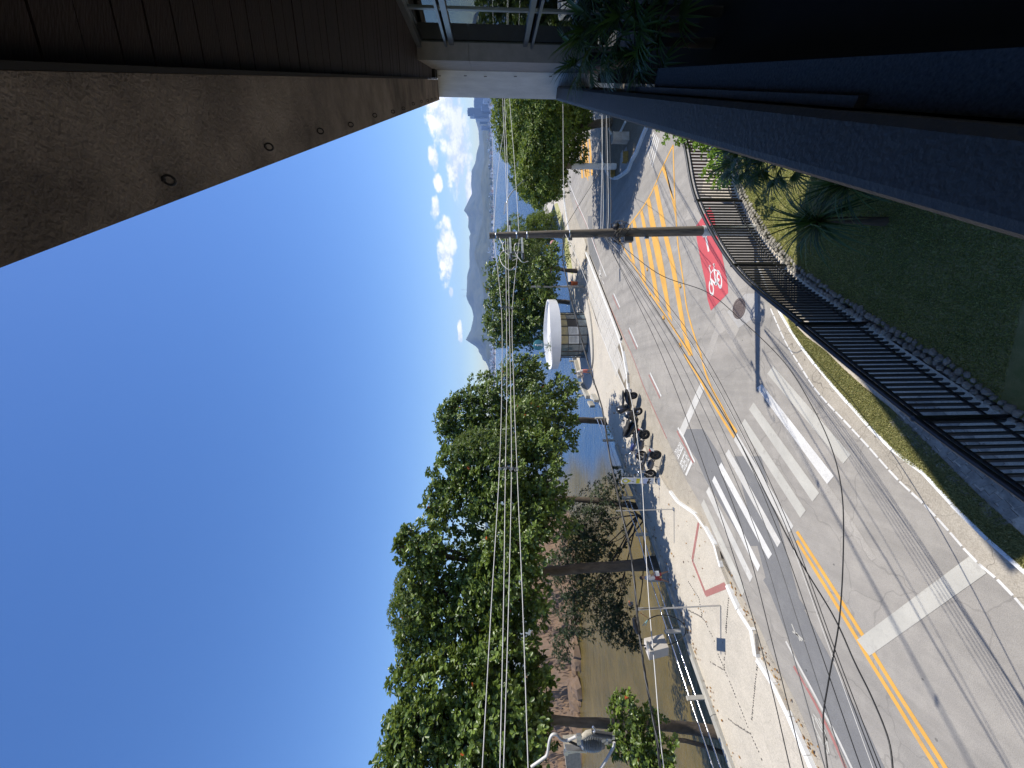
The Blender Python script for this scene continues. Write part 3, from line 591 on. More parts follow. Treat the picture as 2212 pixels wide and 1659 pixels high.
# ---- traffic island with white kerb at the junction
isl = smooth_line([Vector(p) for p in GG('d5', [(1085, 425), (1040, 520), (980, 680), (925, 830), (850, 960), (795, 1080), (790, 1120), (700, 1190), (600, 1250), (540, 1245), (480, 1190), (430, 1100), (380, 950), (350, 800), (370, 500), (500, 250)], .14)]+[Vector((24, 29, .14)), Vector((19.5, 21.5, .14))], 3)
isl_c = isl+[isl[0]]
mb = MB(); mb.sheet(isl); n = len(isl_c); mb.add([Vector((p.x, p.y, .14)) for p in isl_c]+[Vector((p.x, p.y, -.01)) for p in isl_c], [(i, n+i, n+i+1, i+1) for i in range(n-1)]); island = struct('traffic_island', mb, 'soil')
for i, p in enumerate(walk(isl[:40], .9)[:-1]):
    w_ = walk(isl[:40], .9); a, b_ = w_[i], w_[i+1]; MB().bbox((a.x, a.y, .09), (b_.x, b_.y, .09), .22, .2).build('kerb_stone', 'kerb_white', island)
bl = smooth_line([Vector(p) for p in GG('d5', [(500, 440), (540, 530), (590, 575), (640, 560), (700, 470), (770, 330)], .14)], 4); q = MB(); q.tube([p+Vector((0, 0, .05)) for p in bl], .09, 6); q.build('bed_edging', 'kerb_white', island)
pl = G(*D('d5', 830, 620), .14); plinth = thing('concrete_block', (pl.x, pl.y, .14), 'plain concrete plinth standing in the shaded traffic island', 'plinth')
MB().box((pl.x+.3, pl.y+.3, .70), (.62, .5, 1.1), None, .93).build('body', 'concrete', plinth); MB().box((pl.x+.3, pl.y+.3, 1.29), (.62, .52, .08)).build('cap', 'concrete', plinth)
mat('box_yellow', (.20, .135, .03), .8, 6, .4)
for i, (a, lb) in enumerate((((790, 910), 'yellow painted post box on the island beside the sloped grey ramp'), ((580, 1150), 'yellow painted box beside the foot of the island utility pole'))):
    c = G(*D('d5', *a), .14); r = thing('planter_box', (c.x, c.y, .14), lb, 'box'); MB().box((c.x, c.y, .34), (.7, .4, .4), None, .9).build('body', 'box_yellow', r); MB().box((c.x, c.y, .555), (.8, .45, .03)).build('rim', 'concrete', r)
rp = GG('d5', [(720, 820), (775, 730), (800, 860), (795, 1080), (700, 1180), (650, 1150), (670, 930)], .144); o = MB().sheet(rp).build('ramp_surface', 'asphalt_patch', island)
# white zebra marks and grass strip by the water
for i in range(5): mark('d5', [(1215+i*22, 500+i*25), (1228+i*22, 505+i*25), (1100+i*24, 850+i*55), (1092+i*24, 845+i*55)], 'paint_white', .02, 'crosswalk_stripe')
gs = GG('', [(1197, 441), (1203, 465), (1211, 492), (1219, 540), (1227, 588), (1238, 592), (1231, 545), (1222, 500), (1212, 462), (1204, 438)], .156); struct('grass_strip', MB().sheet(gs), 'grassy')
# ================================================================ THE BUILDING THE PHOTO WAS TAKEN FROM
dv = Vector((.62, .785, 0)).normalized(); lv = Vector((-dv.y, dv.x, 0))
def BP(s, a, z): return Vector((0, 0, H+z))+dv*s+lv*a
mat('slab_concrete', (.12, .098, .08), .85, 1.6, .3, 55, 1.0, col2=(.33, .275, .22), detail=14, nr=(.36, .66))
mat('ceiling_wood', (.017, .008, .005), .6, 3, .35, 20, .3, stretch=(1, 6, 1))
mat('column_paint', (.80, .79, .76), .7, 2.2, .12, 20, .2, stretch=(3, 3, .6), detail=8)
mat('pilaster_conc', (.22, .205, .185), .85, 4, .15)
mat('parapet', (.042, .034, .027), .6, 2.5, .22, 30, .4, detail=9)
mat('ledge', (.045, .047, .047), .85, 60, .5, 40, .6)
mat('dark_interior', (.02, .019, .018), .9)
mat('alu', (.20, .22, .24), .35, 5, .1, metal=.8)
mat('ring_iron', (.03, .026, .024), .6, 20, .3, metal=.6)
g = bpy.data.materials.new('glass'); g.use_nodes = True; t = g.node_tree; t.nodes.remove(t.nodes['Principled BSDF'])
gl = t.nodes.new('ShaderNodeBsdfGlossy'); gl.inputs['Roughness'].default_value = .01; gl.inputs[0].default_value = (.85, .93, .97, 1); tr = t.nodes.new('ShaderNodeBsdfTransparent'); tr.inputs[0].default_value = (.42, .46, .48, 1)
fr = t.nodes.new('ShaderNodeFresnel'); fr.inputs[0].default_value = 1.75; ms = t.nodes.new('ShaderNodeMixShader'); t.links.new(fr.outputs[0], ms.inputs[0]); t.links.new(tr.outputs[0], ms.inputs[1]); t.links.new(gl.outputs[0], ms.inputs[2]); t.links.new(ms.outputs[0], t.nodes['Material Output'].inputs[0]); MATS['glass'] = g
bld = thing('building', (8, 4, 0), 'concrete building with wood ceiling, white column and shaded parapet at the edge of the photo', 'building')
SE = 14.15
# roof slab with soffit band
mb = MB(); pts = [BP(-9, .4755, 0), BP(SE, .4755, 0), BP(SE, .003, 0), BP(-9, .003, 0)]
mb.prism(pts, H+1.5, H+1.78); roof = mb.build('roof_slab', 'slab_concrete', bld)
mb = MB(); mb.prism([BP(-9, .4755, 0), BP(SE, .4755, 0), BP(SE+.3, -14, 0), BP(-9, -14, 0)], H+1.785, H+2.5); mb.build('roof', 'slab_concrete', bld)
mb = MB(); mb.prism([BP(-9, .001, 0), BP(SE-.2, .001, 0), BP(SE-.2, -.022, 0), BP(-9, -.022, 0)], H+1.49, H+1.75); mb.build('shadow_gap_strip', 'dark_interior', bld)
# outward leaning fascia above the soffit, unseen, added to shade verge and road
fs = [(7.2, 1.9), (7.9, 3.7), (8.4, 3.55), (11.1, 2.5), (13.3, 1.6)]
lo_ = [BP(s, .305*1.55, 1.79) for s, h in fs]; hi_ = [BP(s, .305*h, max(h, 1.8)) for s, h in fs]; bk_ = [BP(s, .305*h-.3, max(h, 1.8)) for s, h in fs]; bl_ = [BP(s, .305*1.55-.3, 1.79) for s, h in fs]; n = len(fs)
mb = MB(); mb.add(lo_+hi_+bk_+bl_, [(i, i+1, n+i+1, n+i) for i in range(n-1)]+[(n+i, n+i+1, 2*n+i+1, 2*n+i) for i in range(n-1)]+[(2*n+i, 2*n+i+1, 3*n+i+1, 3*n+i) for i in range(n-1)]+[(0, n, 2*n, 3*n), (n-1, 2*n-1, 3*n-1, 4*n-1)]); mb.build('shade_caster', 'slab_concrete', bld)
# hanging iron rings under the soffit, found at their places in the photo
ringpx = [(352, 389), (572, 317), (685, 283), (752, 269), (805, 249), (845, 241), (868, 234), (890, 224), (908, 219), (921, 217), (931, 214), (939, 212)]
for x, y in ringpx:
    p = G(x, y, H+1.5); q = MB(); c = p+Vector((0, 0, -.027)); pts = [c+Vector((math.cos(a)*.020*lv.x, math.cos(a)*.020*lv.y, math.sin(a)*.026)) for a in [2*math.pi*i/14 for i in range(14)]]
    q.tube(pts, .006, 5, closed=True); q.box((p.x, p.y, p.z-.003), (.02, .02, .006)); q.build('ring', 'ring_iron', roof, True)
# ceiling boards, one by one
bn = Vector((.292, .956, 0)).normalized(); bd = Vector((bn.y, -bn.x, 0))
W0 = Vector((4.75, 2.4, 0)); W1 = Vector((8.35, 10.6, 0)); wd_ = (W1-W0).normalized()
def isect(p, d, q, e):
    det = d.x*(-e.y)+e.x*d.y; r = q-p; return p+d*((r.x*(-e.y)+e.x*r.y)/det)
e0 = Vector((0, 0, 0))+lv*(-.024)
k = 0; qv = -1.2
while qv < 13.2:
    wb = .172; c = [isect(bn*(qv+o_), bd, e0, dv) for o_ in (0, wb)]; w2 = [isect(bn*(qv+o_), bd, W0, wd_) for o_ in (0, wb)]
    if (w2[0]-c[0]).dot(bd) > .05:
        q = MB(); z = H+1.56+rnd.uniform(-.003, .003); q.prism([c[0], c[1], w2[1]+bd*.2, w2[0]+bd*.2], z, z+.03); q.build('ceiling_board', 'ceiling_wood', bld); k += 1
    qv += .181
mb = MB(); mb.prism([BP(-9, -.03, 0), BP(SE-.3, -.03, 0), BP(SE-.3, -9, 0), BP(-9, -9, 0)], H+1.62, H+1.66); mb.build('ceiling_backing', 'dark_interior', bld)
# column at the far end, with a recessed pilaster beside it
mb = MB(); mb.prism([BP(SE-.07, .405, 0), BP(SE+.75, .405, 0), BP(SE+.75, -.22, 0), BP(SE-.07, -.22, 0)], H-3.6, H+1.498); col = mb.build('column', 'column_paint', bld)
mb = MB(); mb.prism([BP(SE-.02, -.225, 0), BP(SE+.7, -.225, 0), BP(SE+.7, -.30, 0), BP(SE-.02, -.30, 0)], H-3.6, H+1.55); mb.build('shadow_joint', 'dark_interior', bld)
P1 = Vector((7.03, 8.38, 0)); P2 = BP(SE-.0, -.20, 0); P2.z = 0; dd = (P2-P1).normalized(); nn = Vector((dd.y, -dd.x, 0))
for z0, z1 in ((-3.6, .452), (.458, 1.61)):
    mb = MB(); mb.prism([P1, P2, P2+nn*.3, P1+nn*.3], H+z0, H+z1); mb.build('pilaster', 'pilaster_conc', bld)
for (zx, zy) in ((465, 1100), (840, 1100), (1130, 1110), (1565, 1110), (2075, 1110)):
    x, y = D('e7', zx, zy); d = ray(x, y); s0 = SE-.07; t_ = s0/ (d.dot(dv)); p = CAM+d*t_
    q = MB(); q.tube([p+Vector((0, 0, 0)), p-dv*.07+Vector((0, 0, -.01)), p-dv*.09+Vector((0, 0, -.06)), p-dv*.05+Vector((0, 0, -.07))], .009, 5); q.build('ring', 'ring_iron', col)
mb = MB(); mb.prism([BP(SE-.6, -.025, 0), BP(SE+.7, -.025, 0), BP(SE+.7, -.9, 0), BP(SE-.6, -.9, 0)], H+1.505, H+1.615); mb.build('beam', 'dark_interior', bld)
mb = MB(); mb.prism([BP(SE-.05, -.22, 0), BP(SE+.7, -.22, 0), BP(SE+.7, -.9, 0), BP(SE-.05, -.9, 0)], H+1.0, H+1.503); mb.build('beam', 'pilaster_conc', bld)
# window wall
def WP(y): return W0+wd_*((y-W0.y)/wd_.y)      # point on the wall at depth y
wn = Vector((-wd_.y, wd_.x, 0))                 # faces the terrace
A_ = WP(1.2); B_ = Vector((7.03, 8.38, 0)); B_ = WP(8.34)
def frame(a, b_, z, h_, name='window_frame', w_=.10, m='alu'):
    q = MB(); q.bbox(Vector((a.x, a.y, H+z))+wn*.02, Vector((b_.x, b_.y, H+z))+wn*.02, w_, h_); return q.build(name, m, bld)
frame(A_, B_, .81, .10); frame(A_, B_, .93, .05, w_=.16); frame(A_, B_, -.76, .09); frame(A_, B_, -.90, .05, w_=.16); frame(A_, B_, 1.50, .10, w_=.2)
for y_, w_ in ((8.31, .06), (6.9, .045), (5.35, .05), (3.8, .05), (2.3, .05)):
    p = WP(y_); q = MB(); q.bbox((p.x, p.y, H-2.4), (p.x, p.y, H+1.5), .07, w_, wn); q.build('mullion', 'alu', bld)
ys = [8.28, 6.93, 5.37, 3.82, 2.32, 1.2]
for i in range(5):
    for z0, z1 in ((-2.4, -.93), (-.71, .76), (.96, 1.45)):
        a, b_ = WP(ys[i]-.02), WP(ys[i+1]+.02); q = MB(); th = wn*.004
        q.add([(a.x, a.y, H+z0), (b_.x, b_.y, H+z0), (b_.x, b_.y, H+z1), (a.x, a.y, H+z1)], [(0, 1, 2, 3)]); q.build('window_pane', 'glass', bld)
# room behind the glass
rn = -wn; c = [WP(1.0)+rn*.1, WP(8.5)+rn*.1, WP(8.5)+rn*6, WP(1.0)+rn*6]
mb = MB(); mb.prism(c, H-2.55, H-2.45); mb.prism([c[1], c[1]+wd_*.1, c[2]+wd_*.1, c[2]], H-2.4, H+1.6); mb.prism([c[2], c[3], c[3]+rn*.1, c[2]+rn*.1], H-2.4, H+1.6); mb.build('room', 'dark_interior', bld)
# parapet, ledges and planter trough
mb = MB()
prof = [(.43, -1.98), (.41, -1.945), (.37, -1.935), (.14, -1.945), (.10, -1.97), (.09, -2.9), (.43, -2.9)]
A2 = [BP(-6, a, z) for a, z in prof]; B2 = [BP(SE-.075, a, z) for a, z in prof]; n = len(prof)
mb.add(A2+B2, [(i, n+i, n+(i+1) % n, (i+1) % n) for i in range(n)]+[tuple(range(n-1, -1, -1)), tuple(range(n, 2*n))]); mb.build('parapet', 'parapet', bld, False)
mb = MB(); mb.prism([BP(-6, .085, 0), BP(6.2, .085, 0), BP(6.2, -.16, 0), BP(-6, -.11, 0)], H-2.6, H-2.12); mb.build('ledge', 'ledge', bld)
mb = MB(); mb.prism([BP(2.6, .087, 0), BP(7.4, .087, 0), BP(7.4, .03, 0), BP(2.6, .03, 0)], H-2.119, H-2.06); mb.build('ledge_strip', 'parapet', bld)
mb = MB(); mb.prism([BP(-6, -.0, 0), BP(SE-.1, -.0, 0), BP(SE-.1, -4.5, 0), BP(-6, -6, 0)], H-3.6, H-3.1); mb.build('planter_floor', 'dark_interior', bld)
mb = MB(); mb.prism([BP(-6, -.2, 0), BP(SE+.5, -.2, 0), BP(SE+.5, -12, 0), BP(-6, -12, 0)], 0, H-3.6); mb.build('lower_wall', 'pilaster_conc', bld)
mb = MB(); mb.prism([BP(-6.2, .45, 0), BP(-5.0, .45, 0), BP(-5.0, -10, 0), BP(-6.2, -10, 0)], 0, H+1.5); mb.build('end_wall', 'pilaster_conc', bld)
# ================================================================ FENCE
def mk_fence():
    fl = walk(fence_s, .05); 
    o0 = fl[0]; fe = thing('metal_fence', (2, 9.5, 0), 'curved black metal fence with round top rail and vertical bars between lawn and road', 'fence')
    def rail(z, r, m='black_metal', n='rail'):
        ln = [Vector((p.x, p.y, z)) for p in fence_s]; q = MB(); q.tube(ln, r, 10); q.build(n, m, fe)
    rail(2.0, .056, n='top_rail'); rail(1.83, .034); rail(.52, .032)
    pp = [Vector((p.x, p.y, 0)) for p in fence_line]
    posts = [fence_line[2], fence_line[3], fence_line[4], fence_line[5]]; d_ = (fence_line[5]-fence_line[4]).normalized(); posts += [fence_line[5]+d_*3.6]; posts = [fence_line[2]+(fence_line[1]-fence_line[2]).normalized()*3.7]+posts
    for p in posts:
        q = MB(); q.tube([(p.x, p.y, .1), (p.x, p.y, 2.02)], .055, 10); q.lathe([(.06, 1.955), (.062, 2.05), (.03, 2.06)], (p.x, p.y, 0), 12); q.build('post', 'black_metal', fe)
    bars = walk(fence_s, .162); me = None
    for i in range(len(bars)):
        p = bars[i]
        if min((p-Vector((a.x, a.y, 0))).length for a in posts) < .07: continue
        d = (bars[min(i+1, len(bars)-1)]-bars[max(i-1, 0)]).normalized()
        q = MB(); q.bbox((p.x, p.y, .30), (p.x, p.y, 1.86), .060, .034, d); q.build('bar', 'black_metal', fe)
mk_fence()
# ================================================================ SEA RAILING
def railing(px, label, name='sea_railing', extra_near=0):
    ps = [G(x, y, .15) for x, y in px]
    if extra_near:
        d = (ps[0]-ps[1]).normalized(); ps = [ps[0]+d*2.85*k for k in range(extra_near, 0, -1)]+ps
    r = thing(name, ps[len(ps)//2], label, 'railing')
    for i, p in enumerate(ps):
        d = (ps[min(i+1, len(ps)-1)]-ps[max(i-1, 0)]).normalized(); R3 = Matrix.Rotation(math.atan2(d.y, d.x), 3, 'Z')
        MB().box((p.x, p.y, .62), (.17, .14, 1.0), R3).build('post', 'concrete_wall', r)
        if i < len(ps)-1:
            q_ = ps[i+1]; d2 = (q_-p).normalized()
            for z in (.98, .66): q = MB(); q.tube([(p.x+d2.x*.06, p.y+d2.y*.06, z), (q_.x-d2.x*.06, q_.y-d2.y*.06, z)], .032, 8); q.build('rail', 'rail_steel', r)
    return r
railing([(1527, 1506), (1475, 1363), (1436, 1252), (1406, 1154), (1373, 1075), (1347, 1009), (1327, 951), (1309, 903)], 'concrete posts with two steel pipe rails along the sea wall beside the footway', extra_near=2)
railing([(1268, 854), (1259, 827), (1247, 780), (1241, 745)], 'shorter concrete post and pipe railing beyond the steps near the kiosk')
# ================================================================ FAR SHORE
def fbm(x, y):
    return sum(math.sin(x*f*1.3+k*1.7+math.sin(y*f+k))*math.cos(y*f*.9+k*2.3)/f for k, f in enumerate((1, 2.1, 4.3, 8.7)))
def hills(name, prof, Y0, Y1, m, shore=None, nx=260, ny=26, rough=1.0):
    # prof: silhouette in photo units; the ridge stands at depth Y1, the foot at Y0
    prof = sorted(prof, key=lambda p: p[1]); ys = [p[1] for p in prof]; V = []; Fc = []
    y_lo, y_hi = ys[0], ys[-1]
    for i in range(nx+1):
        yy = y_lo+(y_hi-y_lo)*i/nx; xx = np.interp(yy, ys, [p[0] for p in prof]); top = R(xx, yy, Y1); hz = max(4, top.z+3); az_ = top.x/Y1
        for j in range(ny+1):
            f_ = j/ny; Y = Y0+(Y1-Y0)*f_*1.0; k = f_**.85; 
            if f_ > .999: z = hz
            else: z = hz*(.02+.98*k**1.15)*(1+rough*.16*fbm(az_*26, f_*7)*(1-f_)**.6*2)
            V.append((az_*Y, Y, -3+max(0, z)))
        Y = Y1+(Y1-Y0)*.6; V.append((az_*Y, Y, -30))
    n = ny+2
    for i in range(nx):
        for j in range(ny+1): Fc.append((i*n+j, (i+1)*n+j, (i+1)*n+j+1, i*n+j+1))
    q = MB(); q.add(V, Fc, True); return struct(name, q, m)
mat('hill_green', (.012, .026, .014), .95, .008, .5, col2=(.085, .09, .055), detail=12)
mat('hill_rock', (.07, .085, .05), .95, .006, .5, col2=(.13, .12, .10), detail=12)
ridge = [(1033, -60), (1034, 60), (1035.5, 150), (1034, 281), (1028, 262), (1034, 290), (1035.5, 311), (1030, 329), (1027.8, 351), (1019, 369), (1017.4, 400), (1019.7, 418), (1010, 438), (1003.5, 451), (1002, 455), (1008, 462), (1012, 470), (1012, 490), (1018, 506), (1014, 514),
         (1015, 527), (1013.7, 540), (1014.4, 576), (1009, 595), (1008.5, 626), (1007.7, 640), (1019.6, 665), (1023, 686), (1016.6, 714), (1008, 730), (1005.5, 735), (1007, 739), (1016.6, 741), (1033, 752), (1045, 775), (1055, 792), (1061, 823), (1064, 860), (1050, 960), (1046, 1100), (1058, 1300), (1050, 1500), (1060, 1800)]
hills('mountains', ridge, 4300, 6300, 'hill_green')
hills('mountains', [(1062, 700), (1040, 735), (1033, 752), (1034, 760), (1040, 768), (1043, 777), (1050, 782), (1060, 800)], 6400, 6600, 'hill_rock', rough=.3)
hills('hills', [(1062, 420), (1045, 440), (1041, 480), (1036, 500), (1034, 515), (1028, 530), (1025, 545), (1026, 560), (1034, 580), (1040, 610), (1046, 650), (1050, 700), (1050, 760), (1058, 800), (1062, 860)], 3700, 4200, 'hill_green', rough=1.2)
hills('hills', [(1058, 100), (1050, 200), (1048, 260), (1042, 290), (1045, 320), (1047, 345), (1040, 380), (1038, 400), (1041, 430), (1044, 470), (1050, 520), (1060, 560)], 3400, 3800, 'hill_green', rough=1.2)
mat('sand', (.62, .56, .45), .9); 
sh = MB(); sh.add([(-300, 3380, -2.9), (2600, 3380, -2.9), (2600, 3460, 3), (-300, 3460, 3)], [(0, 1, 2, 3)]); struct('beach', sh, 'sand')
# far town: hundreds of little blocks that read as one mass
rg = random.Random(3); cols = {'town_white': (.72, .71, .68), 'town_grey': (.42, .42, .42), 'town_tile': (.40, .25, .18), 'town_tree': (.045, .06, .03)}
for k_, c_ in cols.items(): mat(k_, c_, .9)
tb = {k_: MB() for k_ in cols}
def base_h(yy, Y):     # ground height at far hills, rough
    return 0
for i in range(5200):
    yy = rg.uniform(100, 860); Y = 3400+abs(rg.gauss(0, .5))*900; 
    if 830 < yy: continue
    f_ = min(1, (Y-3400)/900); z = -2+f_*rg.uniform(.3, 1)*70*(1.15 if 480 < yy < 620 else .8); p = R(1060, yy, Y)
    kx = rg.random(); kk = 'town_tree' if kx < .38 else ('town_white' if kx < .72 else ('town_grey' if kx < .9 else 'town_tile'))
    w_ = rg.uniform(9, 24); h_ = rg.uniform(7, 22)*(1.7 if rg.random() < .12 else 1)
    tb[kk].box((p.x, Y, z+h_/2), (w_, rg.uniform(10, 20), h_), None, .45 if kk == 'town_tree' else 1)
for kk, q in tb.items():
    o = q.build('far_town' if kk != 'town_tree' else 'far_trees', kk); tag(o, {'town_white': 'white buildings of the town spread along the far shore', 'town_grey': 'grey buildings of the town spread along the far shore', 'town_tile': 'tile roofed houses of the town spread along the far shore', 'town_tree': 'dark trees between the houses on the far shore'}[kk], 'town' if kk != 'town_tree' else 'trees', kind='stuff')
# towers that can be told apart
mat('tower_blue', (.20, .23, .30), .5); mat('tower_glass', (.10, .13, .19), .3); mat('tower_pale', (.50, .52, .55), .7); mat('window_dark', (.06, .07, .09), .3)
tw = [(980, 210, 232, 'tower_blue', 3600, 'broad grey tower block, the one nearest the white column on the far shore'), (1015, 232, 252, 'tower_pale', 3750, 'pale stepped tower block behind the broad grey one on the far shore'),
      (1010, 233, 246, 'tower_glass', 3550, 'dark glass tower block standing second from the white column on the far shore'), (1024, 244, 250.5, 'tower_glass', 3480, 'slim olive topped tower beside the dark glass one on the far shore'),
      (1028, 250.5, 257.5, 'tower_pale', 3500, 'slim white tower block at the left end of the tower group'), (1036, 259, 263.5, 'tower_glass', 3600, 'small dark block standing apart left of the tower group'),
      (1044, 213, 224, 'tower_pale', 3450, 'low pale block in front of the broad grey tower'), (1040, 224, 240, 'tower_glass', 3460, 'wide dark glass block with white edge in front of the towers'),
      (1040, 271, 277, 'tower_blue', 3500, 'low grey block by the trees on the far shore')]
for xt, ya, yb, m_, Y, lb in tw:
    xt = max(xt, 1024) if xt < 1000 else xt
    a, b_ = R(xt, ya, Y), R(xt, yb, Y); x0, x1 = sorted((a.x, b_.x)); top = a.z; r = thing('tower_block', ((x0+x1)/2, Y, -2), lb, 'building', 'tower blocks on the far shore')
    MB().box(((x0+x1)/2, Y+15, (top-2)/2), (x1-x0, 30, top+2)).build('wall', m_, r); MB().box(((x0+x1)/2, Y+15, top+2), ((x1-x0)*.5, 12, 4)).build('roof', 'tower_pale', r)
    nf = max(2, int((top+2)/9)); q = MB()
    for i in range(nf): q.box(((x0+x1)/2, Y-.3, 2+i*9), ((x1-x0)*.86, .5, 3.2))
    q.build('window', 'window_dark', r)
for i in range(26):
    yy = 745+i*3.5+rg.uniform(-1, 1); Y = 3450+rg.uniform(0, 120); p = R(1057, yy, Y); hh = rg.uniform(14, 55)*(1 if i < 20 else .5); ww = rg.uniform(9, 16)
    r = thing('apartment_block', (p.x, Y, -2), 'small white apartment block behind the beach at the foot of the pointed mountain', 'building', 'white apartment blocks behind the far beach')
    MB().box((p.x, Y+8, hh/2-2), (ww, 16, hh)).build('wall', 'town_white', r)
for yy, hh, lb in ((626, 95, 'taller mast of the pair on the rounded mountain top'), (640, 70, 'mast left of the taller one on the rounded mountain top')):
    p = R(1008, yy, 6300); r = thing('antenna_mast', (p.x, 6290, p.z-8), lb, 'mast'); q = MB(); q.tube([(p.x, 6290, p.z-8), (p.x, 6290, p.z+hh)], [3.2, 1.2], 6); q.build('mast', 'galv', r)
    q = MB(); q.tube([(p.x, 6290, p.z+hh*.45), (p.x, 6290, p.z+hh*.7)], 3.5, 6); q.build('antenna', 'galv', r)
# rocky point across the cove
rk_ = MB(); nx, ny = 300, 44; V = []
for i in range(nx+1):
    yy = 1105+i*(700/nx); ii = i*.3
    for j in range(ny+1):
        f_ = j/ny; Y = 66+f_*26+2*math.sin(ii*.23)+1.2*math.sin(ii*.71+1); h_ = (1-math.exp(-f_*3.2))*(5.2+1.4*math.sin(ii*.16)+1.0*math.sin(ii*.5+j*.36)); h_ += .6*fbm(ii*.35, j*.29)+.35*fbm(ii*1.1+3, j*.9)+rnd.uniform(-.12, .12)*(1 if j > 0 else 0)
        h_ *= min(1, (yy-1100)/90)
        p = R(1100, yy, Y); V.append((p.x, Y, -3.1+max(0, h_) if j else -3.4))
rk_.add(V, [(i*(ny+1)+j, (i+1)*(ny+1)+j, (i+1)*(ny+1)+j+1, i*(ny+1)+j+1) for i in range(nx) for j in range(ny)], False); struct('rocky_shore', rk_, 'rock')
for i in range(46):
    yy = 1195+rg.random()*470; Y = 62+rg.uniform(-1.5, 4); p = R(1100, yy, Y); s_ = rg.uniform(.5, 1.9); q = MB(); n_ = 7; prof = [(.75, -.4), (1, .1), (.8, .5), (.3, .72)]
    q.lathe([(r_*s_, z_*s_) for r_, z_ in prof], (p.x, Y, -3), n_, Matrix.Rotation(rg.random(), 3, 'X'), False); q.v = [(v[0]+rg.uniform(-.14, .14)*s_, v[1]+rg.uniform(-.14, .14)*s_, v[2]+rg.uniform(-.12, .12)*s_) for v in q.v]
    o = q.build('boulder', 'rock'); tag(o, 'weathered brown boulder at the waterline of the rocky shore across the cove', 'rock', 'boulders along the far side of the cove')
# ================================================================ TREES
def rosettes(cent, axis, n_per, L_, W_, rg, spread=(.0, .95), fold=.12):
    n = len(cent); k = n*n_per; c = np.repeat(cent, n_per, 0); a = np.repeat(axis, n_per, 0); a = a/np.linalg.norm(a, axis=1, keepdims=True)
    ref = np.where(np.abs(a[:, 2:3]) < .9, np.array([[0, 0, 1.]]), np.array([[1., 0, 0]])); x = np.cross(a, ref); x /= np.linalg.norm(x, axis=1, keepdims=True); y = np.cross(a, x)
    ph = rg.uniform(0, 6.283, k)[:, None]; el = rg.uniform(spread[0], spread[1], k)[:, None]
    d = (x*np.cos(ph)+y*np.sin(ph))*np.cos(el)+a*np.sin(el); s = np.cross(d, a); s /= (np.linalg.norm(s, axis=1, keepdims=True)+1e-6); nn = np.cross(s, d)
    tilt = rg.normal(0, .35, k)[:, None]; s = s*np.cos(tilt)+nn*np.sin(tilt); nn = np.cross(s, d)
    L = (L_*rg.uniform(.6, 1.2, k))[:, None]; W = L*W_/L_*.5; b = c+d*L*.08+rg.normal(0, L_*.12, (k, 3)); dr = np.array([[0, 0, -1.]])
    V = np.stack([b, b+d*L*.38+s*W*.66+nn*L*fold, b+d*L*.68+s*W+nn*L*fold*.8+dr*L*.04, b+d*L*.92+s*W*.66+nn*L*fold*.4+dr*L*.08, b+d*L+dr*L*.12, b+d*L*.92-s*W*.66+nn*L*fold*.4+dr*L*.08, b+d*L*.68-s*W+nn*L*fold*.8+dr*L*.04, b+d*L*.38-s*W*.66+nn*L*fold], 1)
    i0 = np.arange(k)[:, None]*8; Fc = np.concatenate([i0+np.array([[0, 1, 2, 3, 4]]), i0+np.array([[0, 4, 5, 6, 7]])], 1).reshape(-1, 5)
    r = np.clip(np.repeat(rg.beta(2, 2.2, n), n_per)*.75+rg.random(k)*.35, 0, 1)*.96; r = np.where(rg.random(k) < .0012, 1.0, r)
    return V.reshape(-1, 3), Fc, np.repeat(r, 2)
def lobe_pts(c, rad, n, rg, lump=.22, low=-.75, shell=.74):
    d = rg.normal(0, 1, (int(n*1.6)+8, 3)); d /= np.linalg.norm(d, axis=1, keepdims=True); d = d[d[:, 2] > low][:n]
    p1, p2, p3 = rg.uniform(0, 6.3, 3)
    lm = 1+lump*(np.sin(d[:, 0]*5+p1)*np.cos(d[:, 1]*5+p2)+.6*np.sin(d[:, 2]*7+p3+d[:, 0]*6))
    r = np.where(rg.random(len(d)) < shell, 1-np.abs(rg.normal(0, .09, len(d))), rg.uniform(.25, .95, len(d)))*lm
    keep = (np.sin(d[:, 0]*9+p2)+np.cos(d[:, 1]*8+p3)+np.sin(d[:, 2]*9+p1)) > -1.95+rg.random(len(d))*.3
    d = d[keep]; r = r[keep]
    P = np.array(c)+d*np.array(rad)*r[:, None]; ax = d/np.array(rad)*np.mean(rad); ax = ax/np.linalg.norm(ax, axis=1, keepdims=True)*.8+np.array([0, 0, .75])+rg.normal(0, .25, d.shape)
    return P, ax
DM = 2.35
